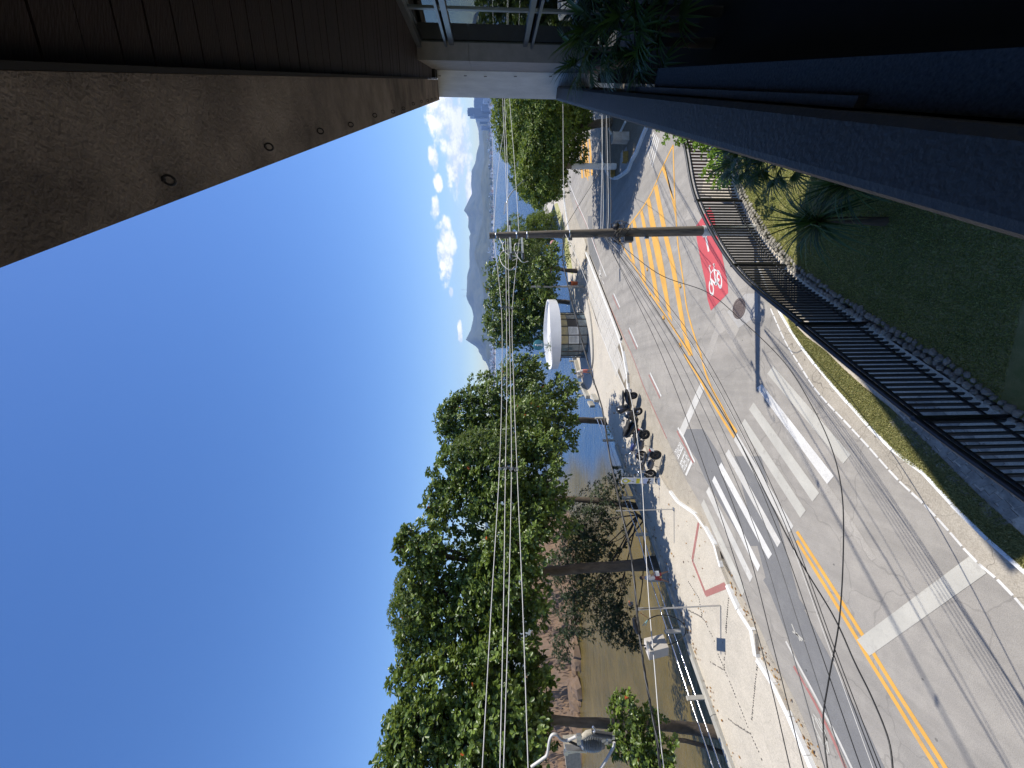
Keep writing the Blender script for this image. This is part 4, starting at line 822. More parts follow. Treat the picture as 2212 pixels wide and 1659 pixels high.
def tree(name, label, trunk, lobes, leaf='leaf_almond', L_=.26, W_=.15, dens=5.0, n_per=8, bark='bark', group=None, cat='tree', seed=1, twigs=True, lump=.22, spread=(.0, .95), limbs=True):
    # trunk: list of (x, y, z, r); lobes: (centre, radii, leaf override, density factor)
    rg = np.random.default_rng(seed); base = trunk[0]; r = thing(name, base[:3], label, cat, group)
    q = MB(); ln = smooth_line([Vector(t_[:3]) for t_ in trunk], 4); rr = [np.interp(i/(len(ln)-1)*(len(trunk)-1), range(len(trunk)), [t_[3] for t_ in trunk]) for i in range(len(ln))]
    ln = [p+Vector((rnd.uniform(-1, 1), rnd.uniform(-1, 1), 0))*rr[i]*.12 for i, p in enumerate(ln)]; q.tube(ln, rr, 10); q.build('trunk', bark, r)
    top = Vector(trunk[-1][:3]); mid = Vector(trunk[len(trunk)//2][:3]); q = MB(); ALL = {}
    for lo in lobes:
        c, rad = Vector(lo[0]), lo[1]; lf = lo[2] if len(lo) > 2 and lo[2] else leaf; df = lo[3] if len(lo) > 3 else 1
        if limbs:
            s_ = top if (c-top).length < (c-mid).length or rnd.random() < .5 else mid; m1 = s_.lerp(c, .5)+Vector((rnd.uniform(-.4, .4), rnd.uniform(-.4, .4), rnd.uniform(-.2, .5)))
            e_ = c+Vector((0, 0, rad[2]*.2)); q.tube(smooth_line([s_, m1, e_], 4), [trunk[-1][3]*.75*(1-i/9*.75) for i in range(9)], 6)
            for k in range(5 if twigs else 3):
                dd = Vector((rnd.gauss(0, 1), rnd.gauss(0, 1), rnd.gauss(.3, .7))).normalized(); e2 = c+Vector((dd.x*rad[0], dd.y*rad[1], dd.z*rad[2]))*.85
                f0 = m1.lerp(e_, rnd.random()); q.tube([f0, f0.lerp(e2, .5)+Vector((0, 0, rnd.uniform(-.1, .2))), e2], [trunk[-1][3]*.3, trunk[-1][3]*.18, .012], 5, cap=False)
        fine = lf == 'leaf_creeper' and leaf == 'leaf_almond'
        area = 4*math.pi*((rad[0]*rad[1])**1.6/3+(rad[0]*rad[2])**1.6/3+(rad[1]*rad[2])**1.6/3)**(1/1.6)
        n = int(area*dens*df*DM*(2.2 if fine else 1)); P, ax_ = lobe_pts(c, rad, n, rg, lump*(.5 if fine else 1), shell=.74)
        V, Fc, rn_ = rosettes(P, ax_, n_per if not fine else 6, L_ if not fine else L_*.5, W_ if not fine else W_*.28, rg, spread)
        ALL.setdefault(lf, []).append((V, Fc, rn_))
    if q.v: q.build('branches', bark, r)
    for lf, ls in ALL.items():
        off = 0; Vs, Fs, Rs = [], [], []
        for V, Fc, rn_ in ls: Vs.append(V); Fs.append(Fc+off); Rs.append(rn_); off += len(V)
        fast_mesh('crown' if lf == leaf else 'creeper', np.concatenate(Vs), np.concatenate(Fs), np.concatenate(Rs), lf, r, 'stuff')
    return r
def LB(x, y, rx, ry, Y, rd=None, *a):      # lobe read from the photo: centre, vertical and horizontal radius, at depth Y
    c = R(x, y, Y); k = Y/F; return (tuple(c), (ry*k, rd or ry*k, rx*k))+a
def TK(pts):                               # trunk: (x, y, depth, radius)
    return [(*R(x, y, Y), r) for x, y, Y, r in pts]
tree('almond_tree', 'broad leaved almond tree nearest the camera, filling the left corner beside the insulator', TK([(1590, 1585, 18.5, .32), (1500, 1575, 18.8, .27), (1420, 1565, 18.5, .24), (1250, 1560, 18, .2), (1120, 1540, 18, .15)]),
     [LB(935, 1520, 80, 90, 18), LB(1060, 1490, 100, 105, 18.5), LB(985, 1620, 140, 110, 17), LB(1110, 1600, 95, 90, 17), LB(880, 1650, 62, 62, 17), LB(1150, 1510, 60, 80, 19.5), LB(1120, 1680, 100, 60, 16.5), LB(870, 1560, 36, 40, 17.5)], dens=5.2, L_=.27, seed=11)
tree('almond_tree', 'young bushy tree growing up behind the steel rails, below the big almond trees', TK([(1600, 1640, 17.5, .12), (1480, 1600, 17.5, .09), (1400, 1600, 17, .06)]),
     [LB(1395, 1605, 55, 60, 16.5, 1.0), LB(1350, 1530, 32, 28, 16.5, .5), LB(1420, 1650, 60, 50, 16, .9), LB(1335, 1600, 25, 30, 16.8, .5)], dens=6.5, L_=.21, W_=.13, seed=12)
tree('almond_tree', 'tall almond tree on the thick leaning trunk, with creeper on its top', TK([(1440, 1212, 24.3, .62), (1405, 1218, 24.3, .42), (1360, 1222, 24.4, .33), (1280, 1226, 24.6, .31), (1190, 1234, 25, .29), (1110, 1240, 25, .22)]),
     [LB(925, 1185, 50, 60, 22.2), LB(1000, 1270, 95, 95, 22.7), LB(1090, 1240, 85, 100, 21.8), LB(1095, 1350, 85, 80, 21.4), LB(935, 1370, 62, 70, 21.4), LB(885, 1300, 38, 85, 22.2, None, 'leaf_creeper', .9), LB(1130, 1170, 70, 70, 20.9), LB(905, 1290, 48, 80, 22.6),
      LB(1050, 1420, 70, 60, 19.6), LB(880, 1440, 26, 45, 21.4), LB(1160, 1290, 30, 60, 20.9, None, None, .6), LB(866, 1180, 9, 30, 21.8), LB(875, 1150, 9, 16, 21.8)], dens=4.6, L_=.27, seed=13)
tree('almond_tree', 'dense almond tree behind the banner with a creeper covered side', TK([(1420, 1105, 27.5, .42), (1370, 1092, 27.5, .26), (1300, 1083, 27.8, .22), (1230, 1078, 28, .2), (1120, 1075, 28, .17)]),
     [LB(1020, 1090, 80, 70, 24.4), LB(1090, 1050, 85, 75, 23.5), LB(1150, 1100, 75, 75, 23.1), LB(985, 1010, 50, 50, 24.4), LB(1055, 975, 95, 50, 24.0, None, 'leaf_creeper', .9), LB(1070, 985, 90, 50, 24.5), LB(1190, 1040, 45, 50, 23.1, None, None, .8),
      LB(945, 1080, 28, 40, 24.4), LB(1210, 1110, 50, 40, 22.3, None, None, .55), LB(1180, 970, 50, 36, 24.4)], dens=4.4, L_=.27, seed=14)
tree('almond_tree', 'almond tree with open branches hanging over the blue water behind the motorcycles', TK([(1330, 914, 37, .34), (1285, 909, 37, .31), (1240, 906, 36.5, .30), (1180, 900, 36, .26), (1100, 890, 35, .2)]),
     [LB(1090, 860, 88, 62, 31.3), LB(1010, 900, 56, 50, 31.3), LB(1170, 880, 60, 50, 30.4), LB(962, 905, 18, 36, 30.8, None, None, .8), LB(985, 868, 12, 22, 30.8, None, None, .8), LB(1140, 800, 55, 36, 31.3), LB(1220, 850, 34, 40, 30.4, None, None, .8), LB(1225, 930, 32, 40, 29.4, None, None, .75), LB(1090, 935, 90, 50, 30.4), LB(1000, 950, 50, 40, 30.4), LB(1150, 890, 52, 50, 26.8), LB(1165, 955, 50, 42, 25.5)], dens=3.8, L_=.29, seed=15)
tree('shore_tree', 'dark small leaved tree with forked trunk leaning over the cove behind the rails', TK([(1420, 1128, 25.5, .2), (1392, 1122, 25.6, .17), (1378, 1112, 25.7, .07)]),
     [LB(1250, 1140, 50, 60, 28, None, None, .8), LB(1300, 1180, 55, 60, 28, None, None, .7), LB(1240, 1230, 50, 60, 27.5, None, None, .8), LB(1310, 1290, 55, 55, 27, None, None, .7), LB(1240, 1330, 40, 50, 27, None, None, .7), LB(1300, 1090, 32, 45, 28, None, None, .6), LB(1330, 1350, 45, 40, 26, None, None, .7), LB(1370, 1385, 22, 22, 25.5, None, None, .8), LB(1215, 1400, 26, 30, 27, None, None, .6), LB(1330, 1050, 24, 32, 28, None, None, .5)],
     leaf='leaf_fine', L_=.17, W_=.075, dens=9.5, n_per=7, bark='bark_dark', seed=16, lump=.35)
tree('almond_tree', 'round crowned almond tree standing just behind the kiosk', TK([(1262, 655, 52, .36), (1230, 653, 52, .33), (1190, 650, 52, .28), (1120, 645, 52, .2)]),
     [LB(1110, 655, 60, 62, 49.4), LB(1095, 600, 48, 42, 49.4), LB(1080, 710, 34, 40, 48.4), LB(1150, 700, 50, 46, 48.0), LB(1160, 620, 45, 50, 47.5), LB(1165, 670, 40, 40, 47.5), LB(1110, 745, 16, 16, 47.5), LB(1125, 725, 26, 24, 47.5)], L_=.34, W_=.21, dens=2.7, n_per=7, seed=17)
tree('almond_tree', 'almond tree with leaning dark trunk in the shaded bay right of the kiosk', TK([(1250, 585, 44.5, .3), (1225, 584, 44.5, .22), (1190, 575, 45, .19), (1150, 560, 45, .14)]),
     [LB(1150, 560, 40, 38, 42.8, None, 'leaf_creeper', .6), LB(1120, 550, 44, 36, 43.7), LB(1175, 590, 26, 30, 40.9, None, None, .8), LB(1190, 620, 20, 22, 41.9, None, None, .8), LB(1185, 640, 14, 14, 42.8), LB(1195, 555, 16, 28, 40.9)], L_=.32, W_=.19, dens=3, n_per=7, seed=18)
tree('weeping_tree', 'feathery yellow green tree seen behind the wooden utility pole', TK([(1225, 512, 55, .28), (1190, 510, 55, .22), (1150, 510, 55, .18)]),
     [LB(1135, 515, 50, 42, 55), LB(1170, 490, 32, 38, 54), LB(1165, 545, 34, 34, 54), LB(1120, 540, 36, 30, 55.5), LB(1165, 472, 22, 14, 55, None, 'leaf_almond', .7), LB(1195, 480, 14, 20, 54, None, 'leaf_almond', .7), LB(1100, 560, 18, 16, 55)], leaf='leaf_far', L_=.30, W_=.06, dens=5, n_per=8, seed=19, lump=.3, spread=(-.9, .3))
tree('acacia_tree', 'large light green tree spreading over the traffic island on the right', TK([(1345, 262, 31, .38), (1290, 268, 31, .3), (1220, 285, 31.5, .25)]),
     [LB(1125, 255, 62, 58, 33), LB(1190, 285, 70, 60, 31), LB(1150, 335, 58, 52, 33), LB(1195, 350, 50, 48, 31), LB(1185, 400, 32, 32, 31), LB(1240, 240, 48, 50, 31), LB(1245, 320, 30, 42, 30.5), LB(1245, 215, 50, 45, 32), LB(1105, 220, 40, 30, 34, None, 'leaf_almond', 1.0), LB(1098, 300, 24, 40, 34, None, 'leaf_almond', .9), LB(1150, 420, 20, 18, 33, None, None, .8), LB(1180, 190, 110, 60, 32), ((20.5, 28.5, 6.2), (4.4, 4.0, 2.4), None, 1.5), ((23.5, 33, 6.4), (5, 4.5, 2.6), None, 1.3), ((17.6, 30, 6.0), (3.4, 3.4, 2.2), None, 1.5), ((26, 28, 6.2), (4.5, 4, 2.6), None, 1.2), ((18.3, 33.5, 5.9), (2.2, 2.4, 2.0), None, 1.3), ((22, 25.2, 6.0), (3.8, 3, 2.2), None, 1.5), ((30, 33, 6.4), (5, 5, 3))],
     leaf='leaf_far', L_=.26, W_=.10, dens=5.0, n_per=8, seed=20, lump=.2)
tree('street_tree', 'dark tree seen low behind the island, mostly hidden by the parapet', TK([(1330, 190, 40, .3), (1260, 190, 40, .22)]), [LB(1240, 190, 60, 55, 42), LB(1270, 230, 40, 40, 40), LB(1270, 260, 24, 30, 42)], leaf='leaf_almond', L_=.3, W_=.16, dens=3, n_per=7, seed=21)
# bushes
def bush(name, label, lobes, leaf, L_, W_, dens, seed, base):
    rg = np.random.default_rng(seed); r = thing(name, base, label, 'bush'); Vs, Fs, Rs = [], [], []; off = 0; q = MB()
    for lo in lobes:
        c, rad = lo[0], lo[1]; area = 12*(rad[0]*rad[1]*rad[2])**(2/3); P, ax_ = lobe_pts(c, rad, int(area*dens), rg, .25, -.6); V, Fc, rn_ = rosettes(P, ax_, 7, L_, W_, rg); Vs.append(V); Fs.append(Fc+off); Rs.append(rn_); off += len(V)
        q.tube([base, Vector(base).lerp(Vector(c), .6), c], [.04, .03, .015], 5)
    q.build('stems', 'bark', r); fast_mesh('foliage', np.concatenate(Vs), np.concatenate(Fs), np.concatenate(Rs), leaf, r, 'stuff'); return r
bush('hedge_bush', 'bright green leafy bush in sunlight at the far end of the black fence', [LB(1470, 262, 36, 34, 15.8, .8), LB(1500, 285, 32, 28, 15.4, .7), LB(1530, 300, 26, 28, 14.8, .6), LB(1440, 240, 30, 24, 16.5, .8), LB(1560, 335, 30, 22, 14, .5), LB(1540, 372, 22, 14, 13.6, .3), LB(1560, 395, 18, 10, 13.3, .3)], 'leaf_bright', .13, .08, 26, 31, (9.5, 15.5, .1))
bush('shore_bush', 'dark low bush behind the rails beside the almond trunk', [LB(1330, 930, 20, 20, 35, .8), LB(1322, 880, 16, 18, 37, .8)], 'leaf_fine', .14, .08, 12, 32, tuple(G(1345, 930, -1)))
bush('low_shrub', 'small low shrub under the trees in the shaded bay by the footway', [LB(1224, 560, 10, 14, 45, .5), LB(1226, 536, 8, 10, 46, .5)], 'leaf_almond', .16, .09, 10, 33, tuple(G(1232, 556, .15)))
# ---- palms: every leaf a curved blade or a fan of segments
def frond_mesh(base, d, Ln, wd, droop, rg, seg=6):
    d = Vector(d).normalized(); s = d.cross(Vector((0, 0, 1))); s = s.normalized() if s.length > .05 else Vector((1, 0, 0)); V = []; Fc = []; p = Vector(base); dd = d.copy()
    for i in range(seg+1):
        f_ = i/seg; w_ = wd*(1-f_)**.7*(.45+.55*min(1, f_*4))*.5; nrm = s.cross(dd)
        V += [p-s*w_+nrm*w_*.35, p, p+s*w_+nrm*w_*.35]; p = p+dd*(Ln/seg); dd = (dd+Vector((0, 0, -droop/seg))).normalized()
    for i in range(seg):
        a = i*3; Fc += [(a, a+1, a+4, a+3), (a+1, a+2, a+5, a+4)]
    return V, Fc
def blade_plant(name, label, base, crown, n, Ln, wd, droop, seed, m='leaf_palm', lo=-.5, cat='palm', trunk_r=.09):
    rg = random.Random(seed); r = thing(name, base, label, cat); q = MB()
    if trunk_r: q.tube([base, Vector(base).lerp(Vector(crown), .5)+Vector((.04, 0, 0)), crown], [trunk_r*1.3, trunk_r, trunk_r], 8); q.build('stem', 'bark', r)
    for k in range(n):
        ph = k*2.39996+rg.uniform(-.2, .2); el = lo+(1.45-lo)*(k/n)**.8; d = (math.cos(ph)*math.cos(el), math.sin(ph)*math.cos(el), math.sin(el)); V, Fc = frond_mesh(crown, d, Ln*rg.uniform(.75, 1.15), wd*rg.uniform(.8, 1.2), droop*rg.uniform(.7, 1.4), rg)
        q = MB(); q.add(V, Fc, True); o = q.build('leaf', m, r); a = o.data.attributes.new('rnd', 'FLOAT', 'FACE'); rv = rg.random()*.9 if rg.random() > .08 else 1.0; a.data.foreach_set('value', [rv]*len(Fc))
def fan_palm(name, label, base, crown, n, petiole, fan_r, segs, seed, lo=-.4, cat='palm', m='leaf_palm', arc=2.5, trunk_r=.11):
    rg = random.Random(seed); r = thing(name, base, label, cat)
    if trunk_r: q = MB(); q.tube([base, crown], [trunk_r*1.2, trunk_r], 8); q.build('stem', 'bark' if trunk_r > .06 else 'dark_interior', r)
    for k in range(n):
        ph = k*2.39996+rg.uniform(-.25, .25); el = lo+(1.3-lo)*(k/n); d = Vector((math.cos(ph)*math.cos(el), math.sin(ph)*math.cos(el), math.sin(el))); tip = Vector(crown)+d*petiole*rg.uniform(.8, 1.1)+Vector((0, 0, -.08)); q = MB(); q.tube([crown, Vector(crown).lerp(tip, .5)+Vector((0, 0, .04)), tip], [.014, .011, .009], 4)
        s = d.cross(Vector((0, 0, 1))); s = s.normalized() if s.length > .05 else Vector((1, 0, 0)); 
        for j in range(segs):
            a_ = -arc+2*arc*j/(segs-1); dj = (d*math.cos(a_*.62)+s*math.sin(a_*.62)); V, Fc = frond_mesh(tip, dj, fan_r*(1-.25*abs(a_)/arc)*rg.uniform(.88, 1.08), fan_r*.075, .75+rg.random()*.5, rg, 4); q.add(V, Fc, True)
        o = q.build('leaf', m, r); a = o.data.attributes.new('rnd', 'FLOAT', 'FACE'); rv = rg.random()*.9; a.data.foreach_set('value', [rv]*len(o.data.polygons))
c = R(1772, 478, 9.2); blade_plant('lawn_palm', 'grassy headed palm with long drooping leaves at the lit edge of the lawn', (c.x, c.y, .15), tuple(c), 130, 1.45, .055, 1.5, 41, lo=-.35)
c = R(1835, 395, 8.4); blade_plant('lawn_palm', 'pale leaved spiky plant in the shade close under the parapet', (c.x, c.y, .15), tuple(c), 90, 1.2, .06, 1.3, 42, lo=-.2)
c = R(1610, 338, 11.0); fan_palm('fan_palm', 'dark fan palm with spiky leaves in front of the fence', (c.x, c.y, .15), tuple(c), 24, .55, .72, 17, 43, lo=-.5)
c = R(1690, 340, 10.2); fan_palm('fan_palm', 'second dark fan palm, lower and nearer the parapet', (c.x, c.y, .15), tuple(c), 20, .6, .8, 15, 44, lo=-.5)
for i, (x, y, Y, lb) in enumerate(((1300, 55, 5.6, 'shaded planter palm, the taller one in front of the lower window'), (1370, 20, 5.0, 'shaded planter palm nearest the dark corner of the building'), (1270, 120, 7.6, 'smaller shaded planter palm near the foot of the white column'), (1420, 90, 5.2, 'shaded planter palm hanging low over the ledge'))):
    c = R(x, y, Y); fan_palm('planter_palm', lb, (c.x, c.y, H-3.1), tuple(c), 15, .42, .62, 15, 50+i, lo=-.3, trunk_r=.05)
# ================================================================ UTILITY POLES AND WIRES
def insulator(q, a, d, n=4, r=.055, L_=.28):
    a = Vector(a); d = Vector(d).normalized(); rot = d.to_track_quat('Z', 'Y').to_matrix(); prof = [(.015, 0)]
    for k in range(n): z = .04+k*(L_-.06)/n; prof += [(.022, z), (r, z+.008), (r*.9, z+.022), (.022, z+.03)]
    prof += [(.018, L_)]; q.lathe(prof, a, 10, rot)
mat('porcelain', (.13, .15, .17), .25, 4, .1); mat('silicone', (.27, .28, .28), .35, 4, .1)
pb = G(1636, 496, 0); pole = thing('utility_pole', pb, 'tall dark wooden utility pole with white painted foot beside the red bicycle box', 'utility pole')
pt = R(1056, 509, pb.y)
def PL(z): f_ = z/pt.z; return Vector((pb.x+(pt.x-pb.x)*f_, pb.y, z))
MB().tube([PL(2.15), PL(4), PL(6), PL(8), PL(pt.z-.02)], [.178, .168, .15, .13, .108], 16).build('shaft', 'wood_pole', pole)
MB().tube([PL(-.05), PL(2.15)], [.192, .184], 16).build('painted_foot', 'kerb_white', pole)
for z in (9.86, 9.10, 8.72, 7.15, 5.55, 5.2, 5.05, 4.6): MB().lathe([(.199-z*.0083, -.035), (.199-z*.0083, .035)], PL(z), 16).build('clamp', 'galv', pole)
sx = Vector((-1, -.55, 0)).normalized(); q = MB(); hz = 9.0
for z, ln in ((9.36, .95), (8.93, .95)):
    q.bbox(PL(z)+sx*.15, PL(z)+sx*ln, .06, .07)
q.bbox(PL(9.36)+sx*.9, PL(8.93)+sx*.9, .05, .05); q.bbox(PL(9.36)+sx*.15, PL(9.36)-sx*.5, .05, .06); q.build('bracket', 'galv', pole)
for z, k in ((9.38, .42), (9.38, .82), (8.95, .5)):
    q = MB(); insulator(q, PL(z)+sx*k, (0, 0, 1), 4, .07, .26); q.build('insulator', 'porcelain', pole)
for z, k in ((9.36, -.5), (8.93, .95), (9.36, .95)):
    q = MB(); insulator(q, PL(z)+sx*k, sx if k > 0 else -sx, 4, .06, .3); q.build('insulator', 'porcelain', pole)
for pts in ([(.45, 9.64), (.75, 9.60), (1.0, 9.45), (1.15, 9.1), (1.3, 9.3)], [(.82, 9.64), (1.1, 9.75), (1.5, 9.65), (1.75, 9.4), (1.6, 9.25)], [(.5, 9.2), (.8, 9.22), (1.15, 9.1), (1.4, 8.95), (1.35, 8.75)], [(-.2, 9.7), (.1, 9.75), (.45, 9.64)]):
    q = MB(); q.tube(smooth_line([PL(z)+sx*k+Vector((0, -.02, 0)) for k, z in pts], 6), .014, 6); q.build('jumper_wire', 'cable_light', pole)
# messy cable coils and closures low on the pole
for k in range(7):
    z = 5.35+rnd.uniform(-.35, .25); q = MB(); c = PL(z); r_ = rnd.uniform(.27, .42); pts = [c+Vector((math.cos(a)*r_+rnd.uniform(-.05, .05), math.sin(a)*r_, rnd.uniform(-.12, .12)+.1*math.sin(2*a))) for a in [2*math.pi*i/12 for i in range(12)]]
    q.tube(pts, .012, 5, closed=True); q.build('cable_coil', 'cable_black', pole)
q = MB(); c = PL(5.5)+Vector((.12, -.28, 0)); q.lathe([(.0, -.09), (.10, -.09), (.11, 0), (.10, .09), (0, .09)], c, 14, Matrix.Rotation(1.57, 3, 'X')); q.build('splice_closure', 'cable_black', pole)
q = MB(); q.box(PL(5.0)+Vector((-.3, -.1, 0)), (.16, .2, .34)); q.build('splice_closure', 'cable_grey', pole)
for z, dx in ((6.2, .2), (4.3, .24), (7.15, .23)): q = MB(); q.box(PL(z)+Vector((-dx, -.1, 0)), (.08, .08, .14)); q.build('bolt_plate', 'galv', pole)
# the next pole, standing just out of the frame on the left; only the end of its crossarm shows
def wd(y):
    k = (CY-y)/F; t_ = (pb.x-pb.y*k)/((pb.x+6.5)-(pb.y-4.6)*k); return pb.y-(pb.y-4.6)*t_
np_ = thing('utility_pole', (-7.6, 4.4, 0), 'wooden crossarm with ribbed grey fuse insulator entering the bottom left corner', 'utility pole')
MB().tube([(-7.6, 4.4, 0), (-7.6, 4.4, 8.8)], [.2, .16], 12).build('shaft', 'wood_pole', np_)
mat('crossarm_wood', (.40, .36, .28), .8, 6, .25, 30, .4, stretch=(1, 8, 8))
YA = 3.1
a0 = R(*D('d7', 440, 1210), YA); a1 = R(*D('d7', 500, 1900), YA+.35); dd = (a1-a0).normalized(); MB().bbox(a0, a0+dd*3.2, .10, .125).build('crossarm', 'crossarm_wood', np_)
q = MB(); q.bbox(R(*D('d7', 340, 1310), YA-.1), R(*D('d7', 700, 1330), YA-.1), .055, .012); q.bbox(R(*D('d7', 360, 1390), YA-.08), R(*D('d7', 640, 1345), YA-.08), .02, .01); q.box(R(*D('d7', 345, 1385), YA-.08), (.03, .03, .03)); q.build('bracket', 'galv', np_)
ia = R(*D('d7', 575, 1215), YA-.12); ib = R(*D('d7', 1010, 1240), YA-.12); q = MB(); rot = (ib-ia).normalized().to_track_quat('Z', 'Y').to_matrix(); LL = (ib-ia).length; prof = [(.02, 0)]
for k in range(11):
    z = .02+k*(LL-.05)/11; prof += [(.036, z), (.036+.022*math.sin(.5+k/11*2.4), z+.012), (.036, z+.020)]
prof += [(.03, LL)]; q.lathe(prof, ia, 16, rot); q.build('insulator', 'silicone', np_)
q = MB(); q.tube([R(*D('d7', 640, 1120), YA-.16), R(*D('d7', 720, 1060), YA-.18), R(*D('d7', 800, 1030), YA-.18)], [.020, .023, .018], 10); q.build('fuse_head', 'crossarm_wood', np_)
q = MB(); q.tube([R(*D('d7', 810, 1050), YA-.18), R(*D('d7', 1145, 1095), YA-.18)], .021, 10); q.build('fuse_tube', 'cable_grey', np_)
q = MB(); q.tube(smooth_line([R(*D('d7', x, y), YA-.2) for x, y in ((815, 940), (850, 980), (850, 1020), (820, 1040))], 4), .008, 6); q.box(R(*D('d7', 575, 1110), YA-.16), (.03, .03, .035)); q.box(R(*D('d7', 1165, 1125), YA-.16), (.02, .02, .03)); q.build('fuse_hook', 'galv', np_)
for x, y in ((1000, 1165), (1045, 1200), (1110, 1180), (1100, 1145), (575, 1210), (930, 1035)):
    q = MB(); q.box(R(*D('d7', x, y), YA-.16), (.024, .024, .03)); q.build('terminal', 'porcelain' if x > 1100 else 'galv', np_)
q = MB(); q.tube(smooth_line([R(*D('d7', x, y), YA-.14) for x, y in ((-260, 1640), (-60, 1500), (20, 1420), (60, 1180), (110, 1080), (190, 1080), (260, 1150), (350, 1180), (440, 1150), (520, 1110))], 5), .0105, 8); q.build('lead_wire', 'cable_light', np_)
q = MB(); q.tube(smooth_line([R(*D('d7', x, y), YA-.14) for x, y in ((1190, 1210), (1180, 1290), (1110, 1420), (1040, 1540), (950, 1680), (900, 1760))], 5), .0105, 8); q.build('lead_wire', 'cable_light', np_)
q = MB(); q.tube([R(*D('d7', 400, 1190), YA-.1), R(*D('d7', 690, 1320), YA-.1)], .009, 6); q.build('lead_wire', 'cable_black', np_)
def wire(name, label, pts, r, m, group, dep=None, k=8, end=None, cat='cable'):
    P = []
    for p in pts:
        Y = p[2] if len(p) > 2 else wd(p[1]); P.append(R(p[0], p[1], Y))
    q = MB(); q.tube(smooth_line(P, k), r, 6, cap=False); o = q.build(name, m); return tag(o, label, cat, group)
yy_ = [516, 665, 830, 1012, 1300, 1659, 1720]
WL = 'power lines running from the wooden pole to the left edge'
for xs, lb in (([1067, 1083, 1084, 1079, 1062, 1042, 1038], 'highest pale power line from the top of the wooden pole to the left edge'), ([1092, 1094, 1095, 1092, 1088, 1080, 1078], 'second highest pale power line crossing the treetops'),
               ([1097, 1100, 1103, 1105, 1099, 1088, 1086], 'third pale power line crossing the treetops'), ([1122, 1107, 1110, 1117, 1129, 1141, 1143], 'lowest of the four pale power lines crossing the treetops')):
    wire('power_line', lb, list(zip(xs, yy_)), .0088, 'cable_light', WL)
for y in (665, 1012):
    s_ = thing('cable_spacer', R(1098, y, wd(y)), 'grey spacer clamped on the four power lines %s' % ('nearer the wooden pole' if y == 665 else 'in front of the big almond trees'), 'spacer')
    xs = (1083, 1094, 1100, 1107) if y == 665 else (1079, 1092, 1105, 1117); c = [R(x, y, wd(y)) for x in xs]; q = MB(); q.tube([c[0], c[1]+Vector((.03, 0, 0)), c[2], c[3]], .016, 6); q.build('arm', 'cable_grey', s_)
    for p in c: q = MB(); q.box(p, (.05, .05, .05)); q.build('clip', 'galv', s_)
    for k_ in range(2): q = MB(); m_ = c[1].lerp(c[3], .3+.4*k_); q.tube([m_+Vector((.04, .05, .03)), m_-Vector((.05, .05, .04))], .014, 6); q.build('clip', 'cable_grey', s_)
WR = 'lines leading right from the wooden pole'
for a, lb in (([(1066, 500, 14.3), (1078, 350, 21), (1098, 215, 30), (1100, 160, 34)], 'thin highest line leading right from the wooden pole over the bay'), ([(1097, 500, 14.4), (1092, 360, 18), (1086, 215, 22), (1085, 130, 24)], 'pale line leading right from the wooden pole at crossarm height'),
              ([(1097, 490, 14.4), (1096, 360, 18), (1090, 215, 22), (1090, 130, 24)], 'pale line just under the crossarm line leading right from the wooden pole'), ([(1121, 500, 14.4), (1112, 360, 18), (1101, 215, 22), (1097, 130, 24)], 'lower pale line leading right over the light green tree'),
              ([(1218, 480, 14.4), (1217, 380, 18), (1216, 230, 24), (1215, 190, 26)], 'thin line leading right across the light green tree')):
    wire('power_line', lb, a, .011, 'cable_light', WR)
for i, (x0, x1) in enumerate(((1298, 1302), (1310, 1307), (1313, 1310), (1318, 1316), (1302, 1299))):
    wire('telephone_cable', ['highest telephone cable leading right across the shaded junction', 'pale telephone cable second from the top leading right across the junction', 'middle telephone cable leading right across the shaded junction', 'lowest telephone cable leading right across the shaded junction', 'telephone cable next above the middle one across the junction'][i], [(x0, 494, 14.3), (x0+1, 420, 16.5), (x1, 240, 24), (x1-1, 180, 27)], .010, 'cable_grey' if i % 2 else 'cable_light', 'telephone cables crossing the shaded junction')
wire('telephone_cable', 'cable sagging from the wooden pole to the island pole', [(1312, 500, 14.3), (1320, 430, 18), (1300, 385, 24), (1255, 366, 31)], .012, 'cable_black', None)
wire('stay_wire', 'dark stay wire rising left to right from the wooden pole across the far footway', [(1220, 492, 14.4), (1262, 425, 17), (1313, 345, 21), (1268, 300, 26)][:3], .010, 'cable_black', None)
TB = 'telephone cables running low over the road to the left edge'
low = [([1309, 1375, 1480, 1590, 1680, 1770, 1860, 1880], 'cable_black'), ([1310, 1385, 1495, 1604, 1700, 1795, 1893, 1915], 'cable_black'), ([1307, 1365, 1462, 1565, 1655, 1740, 1824, 1845], 'cable_grey'), ([1312, 1392, 1505, 1612, 1706, 1800, 1900, 1922], 'cable_black'),
       ([1305, 1350, 1432, 1520, 1600, 1668, 1733, 1748], 'cable_black'), ([1308, 1358, 1446, 1542, 1628, 1705, 1778, 1796], 'cable_grey'), ([1306, 1345, 1415, 1492, 1562, 1640, 1702, 1716], 'cable_black'), ([1309, 1381, 1489, 1598, 1692, 1786, 1880, 1900], 'cable_light')]
yl = [512, 600, 745, 940, 1145, 1400, 1659, 1710]
LBL = ['third thin black telephone cable over the road, counted from the sea side', 'second lowest of the thin telephone cables over the road', 'grey telephone cable amid the black ones over the road', 'thin telephone cable passing lowest over the crosswalk', 'thin black telephone cable fourth from the sea side over the road', 'grey telephone cable third from the sea side over the road', 'thin black telephone cable nearest the sea side over the road', 'very thin pale telephone cable over the crosswalk']
for i, (xs, m_) in enumerate(low): wire('telephone_cable', LBL[i], list(zip([x+(.8*i if j else 0) for j, x in enumerate(xs)], yl)), .0075 if m_ != 'cable_light' else .005, m_, TB)
